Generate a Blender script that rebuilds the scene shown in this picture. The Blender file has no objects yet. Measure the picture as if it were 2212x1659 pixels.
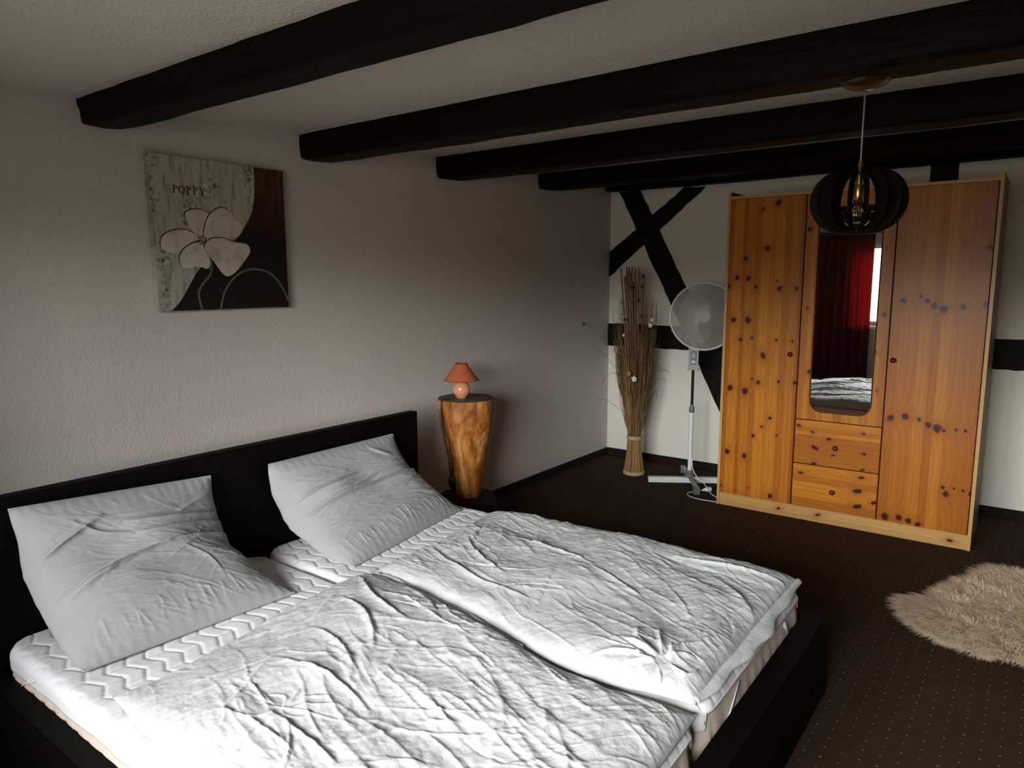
import bpy, bmesh, math, random
import numpy as np
from mathutils import Vector, Matrix
random.seed(7); rng = np.random.default_rng(11)
SC = bpy.context.scene
COL = SC.collection
PI = math.pi

# ------------------------------------------------------------------ helpers
def tag(o, label=None, cat=None, group=None, kind=None):
    if label: o['label'] = label
    if cat: o['category'] = cat
    if group: o['group'] = group
    if kind: o['kind'] = kind
    return o

def empty(name, loc, label=None, cat=None, group=None):
    o = bpy.data.objects.new(name, None); COL.objects.link(o)
    o.location = loc; o.empty_display_size = 0.1
    return tag(o, label, cat, group)

def base_of(parent):
    b = Vector((0, 0, 0)); p = parent
    while p is not None:
        b += Vector(p.location); p = p.parent
    return b

def mesh_obj(name, verts, faces, mats, parent=None, smooth=False, midx=None, sharp=None):
    """verts are world coordinates; the object is placed under its parent's base"""
    me = bpy.data.meshes.new(name)
    v = np.asarray(verts, dtype=float).reshape(-1, 3)
    if parent is not None:
        v = v - np.array(base_of(parent))
    me.from_pydata([tuple(p) for p in v], [], [tuple(int(i) for i in f) for f in faces])
    if not isinstance(mats, (list, tuple)): mats = [mats]
    for m in mats: me.materials.append(m)
    if midx is not None:
        me.polygons.foreach_set('material_index', np.asarray(midx, dtype=np.int32))
    if smooth:
        me.polygons.foreach_set('use_smooth', np.ones(len(me.polygons), dtype=bool))
        if sharp: me.set_sharp_from_angle(angle=math.radians(sharp))
    me.update()
    o = bpy.data.objects.new(name, me); COL.objects.link(o)
    if parent is not None: o.parent = parent
    return o

class MB:
    def __init__(s): s.v = []; s.f = []; s.m = []
    def add(s, vs, fs, m=0):
        n = len(s.v); s.v += [tuple(p) for p in vs]
        s.f += [tuple(i + n for i in f) for f in fs]; s.m += [m] * len(fs)
    def box(s, x0, x1, y0, y1, z0, z1, m=0, bev=0.0):
        if bev <= 0:
            vs = [(x0,y0,z0),(x1,y0,z0),(x1,y1,z0),(x0,y1,z0),(x0,y0,z1),(x1,y0,z1),(x1,y1,z1),(x0,y1,z1)]
            s.add(vs, [(0,3,2,1),(4,5,6,7),(0,1,5,4),(1,2,6,5),(2,3,7,6),(3,0,4,7)], m); return
        bm = bmesh.new(); bmesh.ops.create_cube(bm, size=1)
        for v in bm.verts:
            v.co = Vector((x0 + (v.co.x+.5)*(x1-x0), y0 + (v.co.y+.5)*(y1-y0), z0 + (v.co.z+.5)*(z1-z0)))
        bmesh.ops.bevel(bm, geom=bm.edges[:], offset=bev, segments=2, affect='EDGES')
        bm.verts.index_update()
        s.add([v.co.copy() for v in bm.verts], [tuple(v.index for v in f.verts) for f in bm.faces], m); bm.free()
    def tube(s, pts, r, n=8, m=0, caps=True):
        pts = [Vector(p) for p in pts]; k = len(pts)
        rr = r if hasattr(r, '__len__') else [r]*k
        vs = []; up = Vector((0,0,1)); prev = None
        for i in range(k):
            t = (pts[min(i+1,k-1)] - pts[max(i-1,0)])
            if t.length < 1e-9: t = Vector((0,0,1))
            t.normalize()
            if prev is None:
                a = t.cross(up) if abs(t.z) < .95 else t.cross(Vector((1,0,0)))
            else:
                a = prev - t*prev.dot(t)
            a.normalize(); prev = a; b = t.cross(a)
            for j in range(n):
                an = 2*PI*j/n
                vs.append(pts[i] + a*math.cos(an)*rr[i] + b*math.sin(an)*rr[i])
        fs = [(i*n+j, i*n+(j+1)%n, (i+1)*n+(j+1)%n, (i+1)*n+j) for i in range(k-1) for j in range(n)]
        if caps: fs += [tuple(reversed(range(n))), tuple((k-1)*n+j for j in range(n))]
        s.add(vs, fs, m)
    def lathe(s, c, prof, n=32, m=0, axis='z', sx=1, sy=1, cap=True):
        vs = []; k = len(prof)
        for r, z in prof:
            for j in range(n):
                a = 2*PI*j/n
                vs.append((c[0]+r*sx*math.cos(a), c[1]+r*sy*math.sin(a), c[2]+z))
        fs = [(i*n+j, i*n+(j+1)%n, (i+1)*n+(j+1)%n, (i+1)*n+j) for i in range(k-1) for j in range(n)]
        if cap: fs += [tuple(reversed(range(n))), tuple((k-1)*n+j for j in range(n))]
        s.add(vs, fs, m)
    def prism(s, poly, plane, d0, d1, m=0):
        """poly in 2D extruded along the axis normal to plane ('xz' -> y, 'yz' -> x, 'xy' -> z)"""
        def p3(a, b, d): return {'xz': (a, d, b), 'yz': (d, a, b), 'xy': (a, b, d)}[plane]
        n = len(poly)
        vs = [p3(a, b, d0) for a, b in poly] + [p3(a, b, d1) for a, b in poly]
        fs = [tuple(range(n)), tuple(reversed(range(n, 2*n)))] + [(i, i+n, (i+1)%n+n, (i+1)%n) for i in range(n)]
        s.add(vs, fs, m)
    def build(s, name, mats, parent=None, smooth=False, sharp=None, fix=True):
        o = mesh_obj(name, s.v, s.f, mats, parent, smooth, s.m, None)
        if fix:
            bm = bmesh.new(); bm.from_mesh(o.data); bmesh.ops.recalc_face_normals(bm, faces=bm.faces)
            bm.to_mesh(o.data); bm.free()
        if smooth and sharp: o.data.set_sharp_from_angle(angle=math.radians(sharp))
        return o

def catmull(pts, n=8, closed=False):
    P = [np.array(p, float) for p in pts]; out = []; k = len(P)
    rngi = range(k) if closed else range(k-1)
    for i in rngi:
        if closed: a, b, c, d = P[(i-1)%k], P[i], P[(i+1)%k], P[(i+2)%k]
        else: a, b, c, d = P[max(i-1,0)], P[i], P[i+1], P[min(i+2,k-1)]
        for j in range(n):
            t = j/n
            out.append(.5*((2*b)+(-a+c)*t+(2*a-5*b+4*c-d)*t*t+(-a+3*b-3*c+d)*t**3))
    if not closed: out.append(P[-1])
    return out

# value noise
_T = np.random.default_rng(5).random((256, 256))
def vnoise(x, y):
    xi = np.floor(x).astype(int); yi = np.floor(y).astype(int)
    fx = x-xi; fy = y-yi; fx = fx*fx*(3-2*fx); fy = fy*fy*(3-2*fy)
    g = lambda a, b: _T[a % 256, b % 256]
    return (g(xi,yi)*(1-fx)+g(xi+1,yi)*fx)*(1-fy)+(g(xi,yi+1)*(1-fx)+g(xi+1,yi+1)*fx)*fy
def fbm(x, y, o=4):
    s = 0; a = .5; f = 1
    for i in range(o):
        s = s + a*(vnoise(x*f+17*i, y*f+31*i)-.5)*2; a *= .5; f *= 2.03
    return s

# ------------------------------------------------------------------ materials
class NT:
    def __init__(s, name, rough=.6, color=None, spec=.5, metal=0):
        s.mat = bpy.data.materials.new(name); s.mat.use_nodes = True
        s.t = s.mat.node_tree; s.b = s.t.nodes['Principled BSDF']
        s.b.inputs['Roughness'].default_value = rough
        s.b.inputs['Specular IOR Level'].default_value = spec
        s.b.inputs['Metallic'].default_value = metal
        if color: s.b.inputs['Base Color'].default_value = (*color, 1)
    def n(s, typ, **kw):
        nd = s.t.nodes.new(typ)
        for k, v in kw.items():
            if k.startswith('i_'):
                key = k[2:]
                key = int(key) if key.isdigit() else key.replace('_', ' ')
                nd.inputs[key].default_value = v
            else: setattr(nd, k, v)
        return nd
    def l(s, a, b): s.t.links.new(a, b)
    def math(s, op, a, b=None, c=None, clamp=False):
        nd = s.t.nodes.new('ShaderNodeMath'); nd.operation = op; nd.use_clamp = clamp
        for i, v in enumerate((a, b, c)):
            if v is None: continue
            if isinstance(v, (int, float)): nd.inputs[i].default_value = v
            else: s.l(v, nd.inputs[i])
        return nd.outputs[0]
    def ramp(s, fac, stops, interp='LINEAR'):
        r = s.t.nodes.new('ShaderNodeValToRGB'); r.color_ramp.interpolation = interp
        e = r.color_ramp.elements
        while len(e) < len(stops): e.new(.5)
        for el, (p, c) in zip(e, stops):
            el.position = p; el.color = (*c, 1) if len(c) == 3 else c
        s.l(fac, r.inputs[0]); return r.outputs[0]
    def mix(s, fac, a, b, mode='MIX'):
        m = s.t.nodes.new('ShaderNodeMix'); m.data_type = 'RGBA'; m.blend_type = mode
        for i, v in ((0, fac), (6, a), (7, b)):
            if isinstance(v, (int, float)): m.inputs[i].default_value = v
            elif isinstance(v, tuple): m.inputs[i].default_value = (*v, 1)
            else: s.l(v, m.inputs[i])
        return m.outputs[2]
    def coords(s, scale=(1,1,1), rot=(0,0,0), world=True):
        if world: g = s.t.nodes.new('ShaderNodeNewGeometry').outputs['Position']
        else: g = s.t.nodes.new('ShaderNodeTexCoord').outputs['Object']
        m = s.n('ShaderNodeMapping'); m.inputs['Scale'].default_value = scale; m.inputs['Rotation'].default_value = rot
        s.l(g, m.inputs[0]); return m.outputs[0]
    def noise(s, vec, scale, detail=4, rough=.55, dist=0, typ='FBM'):
        nd = s.n('ShaderNodeTexNoise', noise_type=typ)
        nd.inputs['Scale'].default_value = scale; nd.inputs['Detail'].default_value = detail
        nd.inputs['Roughness'].default_value = rough; nd.inputs['Distortion'].default_value = dist
        s.l(vec, nd.inputs['Vector']); return nd.outputs['Fac']
    def bump(s, h, strength=.5, dist=.01, prev=None):
        b = s.n('ShaderNodeBump'); b.inputs['Strength'].default_value = strength; b.inputs['Distance'].default_value = dist
        s.l(h, b.inputs['Height'])
        if prev is not None: s.l(prev, b.inputs['Normal'])
        s.l(b.outputs[0], s.b.inputs['Normal']); return b.outputs[0]

def plain(name, color, rough=.5, spec=.5, metal=0, bumps=None):
    m = NT(name, rough, color, spec, metal)
    c = m.coords()
    f = m.noise(c, 40, 3)
    m.l(m.mix(f, tuple(x*.93 for x in color), tuple(min(1, x*1.07) for x in color)), m.b.inputs['Base Color'])
    if bumps: m.bump(m.noise(c, bumps[0], 3), bumps[1], bumps[2])
    return m.mat

def plaster(name, c0, c1, grain=1.0, sc=115):
    m = NT(name, .62, None, .35)
    c = m.coords()
    big = m.noise(c, 1.3, 3)
    m.l(m.mix(big, c0, c1), m.b.inputs['Base Color'])
    a = m.noise(c, sc, 3, .5)
    b = m.noise(c, sc*.25, 3, .55)
    h = m.math('ADD', m.math('MULTIPLY', m.ramp(a, [(.36,(0,0,0)),(.64,(1,1,1))]), .7), m.math('MULTIPLY', b, .6))
    m.bump(h, .42*grain, .003)
    return m.mat

M = {}
M['wall_left'] = plaster('left_wall_plaster', (.53,.485,.455), (.59,.54,.505))
M['wall_white'] = plaster('white_wall_paint', (.74,.715,.64), (.78,.755,.68), .35)
M['ceiling'] = plaster('ceiling_plaster', (.62,.575,.51), (.69,.645,.58), 1.2, 85)
def beam_mat():
    m = NT('dark_stained_beam', .55, None, .07)
    c = m.coords((1.2, 14, 14))
    f = m.noise(c, 2.2, 6, .6, .6)
    m.l(m.ramp(f, [(.3,(.0015,.0009,.0005)),(.6,(.0045,.0022,.0010)),(.8,(.012,.0052,.002))]), m.b.inputs['Base Color'])
    f2 = m.noise(m.coords((1.5, 9, 9)), 5, 6, .6, .4)
    m.bump(f2, .6, .01); return m.mat
M['beam'] = beam_mat()
def timber_mat():
    m = NT('black_timber', .6, None, .15)
    f = m.noise(m.coords((6,6,6)), 3, 6, .65, 1.2)
    m.l(m.ramp(f, [(.3,(.002,.0015,.0013)),(.7,(.005,.004,.0035)),(.9,(.018,.013,.010))]), m.b.inputs['Base Color'])
    m.bump(f, .5, .01); return m.mat
M['timber'] = timber_mat()
def carpet_mat(dots=True):
    m = NT('dotted_carpet' if dots else 'carpet_edge', .95, None, .1)
    g = m.t.nodes.new('ShaderNodeNewGeometry').outputs['Position']
    sep = m.n('ShaderNodeSeparateXYZ'); m.l(g, sep.inputs[0])
    f = m.noise(g, 350, 2, .6); f2 = m.noise(g, 5, 3)
    base = m.mix(f, (.022,.0125,.0075), (.070,.043,.028))
    base = m.mix(m.math('MULTIPLY', f2, .35), base, (.03,.017,.010))
    def near(v, off, step):
        q = m.math('DIVIDE', m.math('SUBTRACT', v, off), step)
        r = m.math('SUBTRACT', q, m.math('ROUND', q))
        return m.math('MULTIPLY', r, step)
    u = near(sep.outputs[0], -.304, .0525)
    v = near(sep.outputs[1], 2.722, .0588)
    d = m.math('SQRT', m.math('ADD', m.math('MULTIPLY', u, u), m.math('MULTIPLY', v, v)))
    dm = m.math('SUBTRACT', 1, m.math('SMOOTH_MIN', m.math('DIVIDE', d, .0040), 1, .1), clamp=True)
    dm = m.math('MULTIPLY', m.math('GREATER_THAN', dm, .15), m.math('ADD', -.15, m.math('MULTIPLY', m.noise(g, 18, 2), 1.6)), clamp=True)
    m.l(m.mix(dm, base, (.36,.28,.21)), m.b.inputs['Base Color'])
    m.bump(f, .5, .004); return m.mat
M['carpet'] = carpet_mat()
M['skirting'] = plain('carpet_skirting', (.014,.010,.008), .9, .15)
M['bed'] = plain('black_brown_veneer', (.0022,.0018,.0017), .6, .07)

def fabric(name, col, fine=1.0, rough=.85, col2=None, sc=1.0):
    m = NT(name, rough, None, .2)
    c = m.coords()
    f = m.noise(c, 6, 4)
    m.l(m.mix(f, tuple(x*.94 for x in col), col2 or tuple(min(1, x*1.05) for x in col)), m.b.inputs['Base Color'])
    r = m.noise(c, 9*sc, 5, .6, .8, 'RIDGED_MULTIFRACTAL')
    w = m.noise(c, 30*sc, 4, .6, 1.0)
    h = m.math('ADD', m.math('MULTIPLY', r, .5), m.math('MULTIPLY', w, .5))
    m.bump(h, .42*fine, .012)
    m.b.inputs['Sheen Weight'].default_value = .1
    return m.mat
M['duvet'] = fabric('grey_washed_cotton', (.47,.48,.472), 1.0)
M['pillow'] = fabric('grey_pillow_cotton', (.305,.315,.303), .6)
M['pad'] = fabric('white_quilted_cotton', (.70,.685,.71), .25)
M['padstrap'] = plain('white_elastic', (.72,.70,.72), .8)
M['mattress'] = fabric('cream_mattress_ticking', (.60,.50,.42), .25)
M['piping'] = plain('beige_piping', (.42,.33,.27), .8)

def glassy(name, col=(1,1,1), rough=0.0, f=.08):
    m = bpy.data.materials.new(name); m.use_nodes = True; t = m.node_tree
    t.nodes.remove(t.nodes['Principled BSDF']); out = t.nodes['Material Output']
    tr = t.nodes.new('ShaderNodeBsdfTransparent'); tr.inputs[0].default_value = (*col, 1)
    gl = t.nodes.new('ShaderNodeBsdfGlossy'); gl.inputs['Roughness'].default_value = rough
    fr = t.nodes.new('ShaderNodeFresnel'); fr.inputs[0].default_value = 1.45
    mx = t.nodes.new('ShaderNodeMixShader')
    t.links.new(fr.outputs[0], mx.inputs[0]); t.links.new(tr.outputs[0], mx.inputs[1]); t.links.new(gl.outputs[0], mx.inputs[2])
    t.links.new(mx.outputs[0], out.inputs[0]); return m
M['glass'] = glassy('window_glass')
M['bulb'] = glassy('smoked_bulb_glass', (.75,.6,.42), .02)
M['mirror'] = NT('mirror_silver', .01, (.9,.9,.9), .5, 1).mat
M['white_plastic'] = plain('white_plastic', (.62,.61,.58), .4)
M['white_metal'] = plain('white_enamel', (.78,.78,.75), .35)
M['grille'] = plain('grey_white_grille', (.44,.425,.39), .6)
M['blade'] = plain('pale_fan_blade', (.33,.32,.29), .5)
M['grey_plastic'] = plain('grey_plastic', (.13,.14,.135), .4)
M['light_grey_plastic'] = plain('light_grey_plastic', (.33,.35,.34), .4)
M['dark_plastic'] = plain('dark_plastic', (.008,.008,.008), .5, .2)
M['brass'] = plain('aged_brass', (.45,.26,.09), .25, .5, 1)
M['bronze'] = plain('dark_bronze', (.045,.020,.009), .3, .5, .3)
M['cord_clear'] = plain('clear_cord', (.32,.30,.27), .35)
M['slat'] = plain('dark_brown_slat', (.006,.0038,.0025), .7, .12)
M['filament'] = plain('bulb_silver', (.8,.78,.72), .12, .5, 1)
M['shade'] = plain('terracotta_shade', (.42,.105,.042), .75, .2)
M['shade_rim'] = plain('shade_trim', (.20,.05,.025), .8)
M['ceramic'] = plain('peach_ceramic', (.66,.28,.155), .18, .6)
M['cordblack'] = plain('black_cord', (.012,.010,.009), .5)
M['knob'] = plain('dark_red_lacquered_knob', (.075,.013,.006), .18, .6)
M['base_stump'] = plain('dark_stump_base', (.014,.013,.008), .8, .2, 0, (30,.5,.01))

def pine(name, knots, staves, horiz=False, tones=None, seed=0, pale=False, rough=.33):
    """staves: boundaries along the cross-grain axis; knots: (x, z, size) in world units"""
    rr = random.Random(seed)
    m = NT(name, rough, None, .22)
    g = m.t.nodes.new('ShaderNodeNewGeometry').outputs['Position']
    sep = m.n('ShaderNodeSeparateXYZ'); m.l(g, sep.inputs[0])
    X, Z = sep.outputs[0], sep.outputs[2]
    # nearest knot distance
    dmin = None
    for (kx, kz, ks) in knots:
        rx, rz = (.0135*ks, .0155*ks) if not horiz else (.019*ks, .010*ks)
        an = rr.uniform(-.5, .5)
        dx = m.math('SUBTRACT', X, kx); dz = m.math('SUBTRACT', Z, kz)
        a = m.math('ADD', m.math('MULTIPLY', dx, math.cos(an)/rx), m.math('MULTIPLY', dz, math.sin(an)/rx))
        b = m.math('ADD', m.math('MULTIPLY', dx, -math.sin(an)/rz), m.math('MULTIPLY', dz, math.cos(an)/rz))
        d = m.math('ADD', m.math('MULTIPLY', a, a), m.math('MULTIPLY', b, b))
        dmin = d if dmin is None else m.math('MINIMUM', dmin, d)
    wob = m.noise(g, 55, 2)
    if dmin is not None:
        dd = m.math('ADD', m.math('SQRT', dmin), m.math('MULTIPLY', m.math('SUBTRACT', wob, .5), 1.1))
        halo = m.math('DIVIDE', 1.0, m.math('ADD', 1.0, m.math('MULTIPLY', dmin, .28)))
    # per-stave tone
    U, L = (X, Z) if not horiz else (Z, X)
    lo, hi = staves[0], staves[-1]
    fu = m.math('DIVIDE', m.math('SUBTRACT', U, lo), hi-lo)
    if tones is None: tones = [rr.uniform(.12, .95) for _ in staves[:-1]]
    tone = m.ramp(fu, [((s-lo)/(hi-lo), (t,t,t)) for s, t in zip(staves[:-1], tones)], 'CONSTANT')
    # grain
    cb = m.n('ShaderNodeCombineXYZ')
    su, sl = 1.0, .045
    m.l(m.math('MULTIPLY', U, 1.0), cb.inputs[0]); m.l(m.math('MULTIPLY', L, sl), cb.inputs[1]); m.l(m.math('MULTIPLY', tone, 9.0), cb.inputs[2])
    warp = m.noise(cb.outputs[0], 11, 2, .5)
    ph = m.math('ADD', m.math('MULTIPLY', U, 210), m.math('MULTIPLY', warp, 15))
    ph = m.math('ADD', ph, m.math('MULTIPLY', tone, 40))
    if dmin is not None: ph = m.math('ADD', ph, m.math('MULTIPLY', halo, 16))
    rings = m.math('MULTIPLY', m.math('ADD', m.math('SINE', ph), 1), .5)
    fine = m.noise(cb.outputs[0], 160, 3, .6)
    gr = m.math('ADD', m.math('MULTIPLY', rings, .35), m.math('MULTIPLY', fine, .5))
    if pale:
        c1, c2, c3 = (.68,.40,.155), (.58,.31,.10), (.40,.19,.06)
    else:
        c1, c2, c3 = (.62,.235,.024), (.33,.086,.006), (.18,.036,.0025)
    colr = m.mix(tone, c2, c1)
    colr = m.mix(m.math('MULTIPLY', gr, .55, clamp=True), colr, c3)
    if dmin is not None:
        hm = m.math('MULTIPLY', m.math('SUBTRACT', halo, .10, clamp=True), .95, clamp=True)
        colr = m.mix(hm, colr, (.33,.085,.012))
        km = m.ramp(m.math('MULTIPLY', dd, .5), [(0,(1,1,1)),(.36,(.95,.95,.95)),(.56,(0,0,0))])
        colr = m.mix(km, colr, (.045,.010,.004))
    m.l(colr, m.b.inputs['Base Color'])
    m.bump(gr, .06, .002)
    m.b.inputs['Coat Weight'].default_value = .06; m.b.inputs['Coat Roughness'].default_value = .25
    return m.mat

K_LEFT = [(-1.397,2.038,1.3),(-1.72,1.805,.8),(-1.453,1.755,1.3),(-1.59,1.691,1.0),(-1.643,1.569,1.1),(-1.565,1.565,1.3),(-1.696,1.511,1.0),(-1.516,1.508,.8),(-1.383,1.546,.5),(-1.363,1.497,1.1),(-1.258,1.498,1.1),(-1.655,1.29,1.3),(-1.558,1.289,1.5),(-1.602,1.158,.9),(-1.524,1.174,.6),(-1.368,1.165,.6),(-1.265,1.163,.7),(-1.491,2.004,.8),(-1.449,1.058,1.3),(-1.659,.825,1.4),(-1.557,.814,1.6),(-1.512,.901,.6),(-1.472,.879,1.0),(-1.34,.896,.7),(-1.237,.897,.9),(-1.711,.583,1.0),(-1.384,.649,.8),(-1.435,.584,.6),(-1.49,.517,.9),(-1.335,.539,.6),(-1.661,.384,1.3),(-1.543,.368,1.2),(-1.693,.14,.6),(-1.586,.12,.4),(-1.505,.152,.4),(-1.355,.122,1.1)]
K_MID = [(-1.197,1.866,1.0),(-1.184,1.375,.6),(-.748,1.348,1.0),(-1.155,.975,1.0),(-.759,.888,.5),(-1.034,.764,.9),(-.787,1.123,.8)]
K_D1 = [(-1.197,.622,.9),(-1.112,.589,.8),(-1.012,.556,1.0),(-1.092,.488,1.4),(-.816,.615,.7),(-.805,.488,.9),(-.985,.454,.7),(-1.094,.384,1.0),(-.809,.387,.8)]
K_D2 = [(-1.171,.313,.8),(-.812,.338,.9),(-.827,.249,1.5),(-.73,.192,1.1),(-.824,.151,1.5)]
K_RIGHT = [(-.375,1.757,.5),(-.253,1.723,1.2),(-.654,1.428,1.2),(-.568,1.458,.8),(-.532,1.43,1.1),(-.497,1.403,1.5),(-.447,1.386,1.6),(-.357,1.402,1.2),(-.249,1.414,1.2),(-.675,.73,1.4),(-.598,.749,1.4),(-.527,.739,.8),(-.478,.712,1.3),(-.431,.699,1.8),(-.397,.689,.7),(-.337,.7,.6),(-.292,.699,.7),(-.378,.352,.7),(-.36,.315,1.3),(-.323,.356,.5),(-.278,.351,.6),(-.238,.34,1.1),(-.665,.119,1.5),(-.592,.126,1.3),(-.539,.118,1.2),(-.489,.105,1.1)]
M['pine_left'] = pine('pine_left_door', K_LEFT, [-1.713,-1.675,-1.61,-1.585,-1.53,-1.49,-1.43,-1.40,-1.345,-1.30,-1.25,-1.21], tones=[.35,.9,.25,.75,.45,1.0,.7,.9,.4,.65,.2], seed=1)
M['pine_mid'] = pine('pine_middle_door', K_MID, [-1.22,-1.18,-1.155,-1.10,-1.06,-1.0,-.95,-.90,-.85,-.80,-.76,-.71], tones=[.5,.9,.35,.6,.9,.3,.7,.9,.5,.75,.4], seed=2)
M['pine_right'] = pine('pine_right_door', K_RIGHT, [-.72,-.66,-.61,-.56,-.50,-.455,-.40,-.35,-.30,-.22], tones=[.35,.55,.5,.75,.35,.9,.5,.4,.3], seed=3)
M['pine_d1'] = pine('pine_upper_drawer', K_D1, [.37,.44,.52,.565,.59,.62,.665], True, tones=[.4,.35,.3,.95,.5,.9], seed=4)
M['pine_d2'] = pine('pine_lower_drawer', K_D2, [.10,.15,.21,.255,.30,.34,.375], True, tones=[.45,.9,1.0,.5,.8,.9], seed=5)
M['pine_pale'] = pine('pale_pine', [(-1.30,.045,.7),(-1.05,.05,.8),(-.32,.04,.8)], [-.01,.03,.06,.09,2.2], True, tones=[.4,.8,.5,.6], seed=6, pale=True)
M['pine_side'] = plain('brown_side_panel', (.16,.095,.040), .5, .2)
M['groove'] = plain('dark_red_groove', (.045,.006,.003), .6, .2)

def stump_mat():
    m = NT('hewn_stump_wood', .55, None, .3)
    c = m.coords((1,1,.30))
    f = m.noise(c, 7, 5, .6, 2.2)
    f2 = m.noise(m.coords((1,1,1)), 16, 4, .6, 2.5)
    col = m.ramp(f, [(.28,(.07,.018,.004)),(.43,(.28,.085,.014)),(.58,(.45,.175,.04)),(.72,(.66,.40,.18))])
    col = m.mix(m.ramp(f2, [(.56,(0,0,0)),(.72,(.6,.6,.6))]), col, (.10,.03,.01))
    m.l(col, m.b.inputs['Base Color']); m.bump(f2, .5, .012); return m.mat
M['stump'] = stump_mat()
def stumptop():
    m = NT('grey_stump_top', .6, None, .3)
    f = m.noise(m.coords(), 14, 5, .6, .8)
    m.l(m.ramp(f, [(.3,(.05,.034,.02)),(.7,(.13,.09,.055))]), m.b.inputs['Base Color']); m.bump(f, .3, .004); return m.mat
M['stump_top'] = stumptop()

def translucent_curtain():
    m = bpy.data.materials.new('wine_red_curtain'); m.use_nodes = True; t = m.node_tree
    b = t.nodes['Principled BSDF']; b.inputs['Base Color'].default_value = (.11,.016,.018,1); b.inputs['Roughness'].default_value = .8
    tr = t.nodes.new('ShaderNodeBsdfTranslucent'); tr.inputs[0].default_value = (.36,.035,.035,1)
    mx = t.nodes.new('ShaderNodeMixShader'); mx.inputs[0].default_value = .35
    t.links.new(b.outputs[0], mx.inputs[1]); t.links.new(tr.outputs[0], mx.inputs[2])
    t.links.new(mx.outputs[0], t.nodes['Material Output'].inputs[0]); return m
M['curtain'] = translucent_curtain()

# ------------------------------------------------------------------ camera
R = [[0.8019564102944919, -0.08369841194243063, 0.5914900606315272],
     [0.5973761783779243, 0.1169343126946371, -0.7933902369081808],
     [-0.002759980825813302, 0.9896064583221696, 0.14377565911131523]]
cd = bpy.data.cameras.new('camera'); cam = bpy.data.objects.new('camera', cd); COL.objects.link(cam)
cd.sensor_width = 36; cd.sensor_fit = 'HORIZONTAL'; cd.lens = 1530/2212*36; cd.clip_start = .02
cam.matrix_world = Matrix.Translation((0, 0, 1.55)) @ Matrix(R).to_4x4()
SC.camera = cam

# ------------------------------------------------------------------ room shell
XW, YB, XR, YF = -3.057, 5.536, 3.3, -.95
def zc(y): return 2.217 + .0255*y
WX0, WX1, WZ0, WZ1 = -2.05, .35, .95, 2.02
def struct(o, label=None, cat=None): return tag(o, label, cat, None, 'structure')
b = MB(); b.box(XW-.15, XR+.15, YF-.4, YB+.15, -.12, 0); struct(b.build('floor', M['carpet']), 'dark brown carpet with rows of small pale dots', 'floor')
b = MB()
b.add([(XW-.15,YF-.4,zc(YF-.4)),(XR+.15,YF-.4,zc(YF-.4)),(XR+.15,YB+.15,zc(YB+.15)),(XW-.15,YB+.15,zc(YB+.15)),
       (XW-.15,YF-.4,2.7),(XR+.15,YF-.4,2.7),(XR+.15,YB+.15,2.7),(XW-.15,YB+.15,2.7)],
      [(0,3,2,1),(4,5,6,7),(0,1,5,4),(1,2,6,5),(2,3,7,6),(3,0,4,7)])
struct(b.build('ceiling', M['ceiling']), 'rough cream plaster ceiling between dark beams', 'ceiling')
b = MB(); b.box(XW-.15, XW, YF, YB, 0, 2.6); struct(b.build('wall_left', M['wall_left']), 'rough greige plaster wall behind the bed headboard', 'wall')
b = MB(); b.box(XW, XR, YB, YB+.15, 0, 2.6); struct(b.build('wall_back', M['wall_white']), 'white wall with black half-timbering behind the wardrobe', 'wall')
b = MB(); b.box(XR, XR+.15, YF, YB, 0, 2.6); struct(b.build('wall_right', M['wall_white']), 'plain plaster wall on the right side of the room', 'wall')
b = MB()
b.box(XW, WX0, YF-.3, YF, 0, 2.6); b.box(WX1, XR, YF-.3, YF, 0, 2.6)
b.box(WX0, WX1, YF-.3, YF, 0, WZ0); b.box(WX0, WX1, YF-.3, YF, WZ1, 2.6)
struct(b.build('wall_front', M['wall_left']), 'plaster wall with the window, seen in the wardrobe mirror', 'wall')

def skirting(name, x0, x1, y0, y1, h=.062):
    b = MB(); b.box(x0, x1, y0, y1, 0, h, 0, .002); return b
struct(skirting('b', XW, XW+.012, YF, YB).build('baseboard_left', M['skirting']), 'dark carpet skirting strip along the left wall', 'skirting')
struct(skirting('b', XW+.012, XR, YB-.012, YB).build('baseboard_back', M['skirting']), 'dark carpet skirting strip along the half-timbered back wall', 'skirting')

# window
win = empty('window_1', (0.5*(WX0+WX1), YF-.12, WZ0)); struct(win, 'white framed casement window in the wall behind the camera', 'window')
b = MB()
fw = .06; y0, y1 = YF-.16, YF-.09; xm = .5*(WX0+WX1)
b.box(WX0, WX0+fw, y0, y1, WZ0, WZ1, 0, .004); b.box(WX1-fw, WX1, y0, y1, WZ0, WZ1, 0, .004)
b.box(WX0+fw, WX1-fw, y0, y1, WZ0, WZ0+fw, 0, .004); b.box(WX0+fw, WX1-fw, y0, y1, WZ1-fw, WZ1, 0, .004)
b.box(xm-.045, xm+.045, y0, y1, WZ0+fw, WZ1-fw, 0, .004)
fr = b.build('window_frame', M['white_metal'], win)
b = MB(); b.box(WX0+fw, xm-.045, YF-.128, YF-.122, WZ0+fw, WZ1-fw); b.build('window_pane', M['glass'], win)
b = MB(); b.box(xm+.045, WX1-fw, YF-.128, YF-.122, WZ0+fw, WZ1-fw); b.build('window_pane', M['glass'], win)
b = MB(); b.box(WX0-.04, WX1+.04, YF-.09, YF+.05, WZ0-.035, WZ0, 0, .005); b.build('window_sill', M['white_metal'], win)

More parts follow.
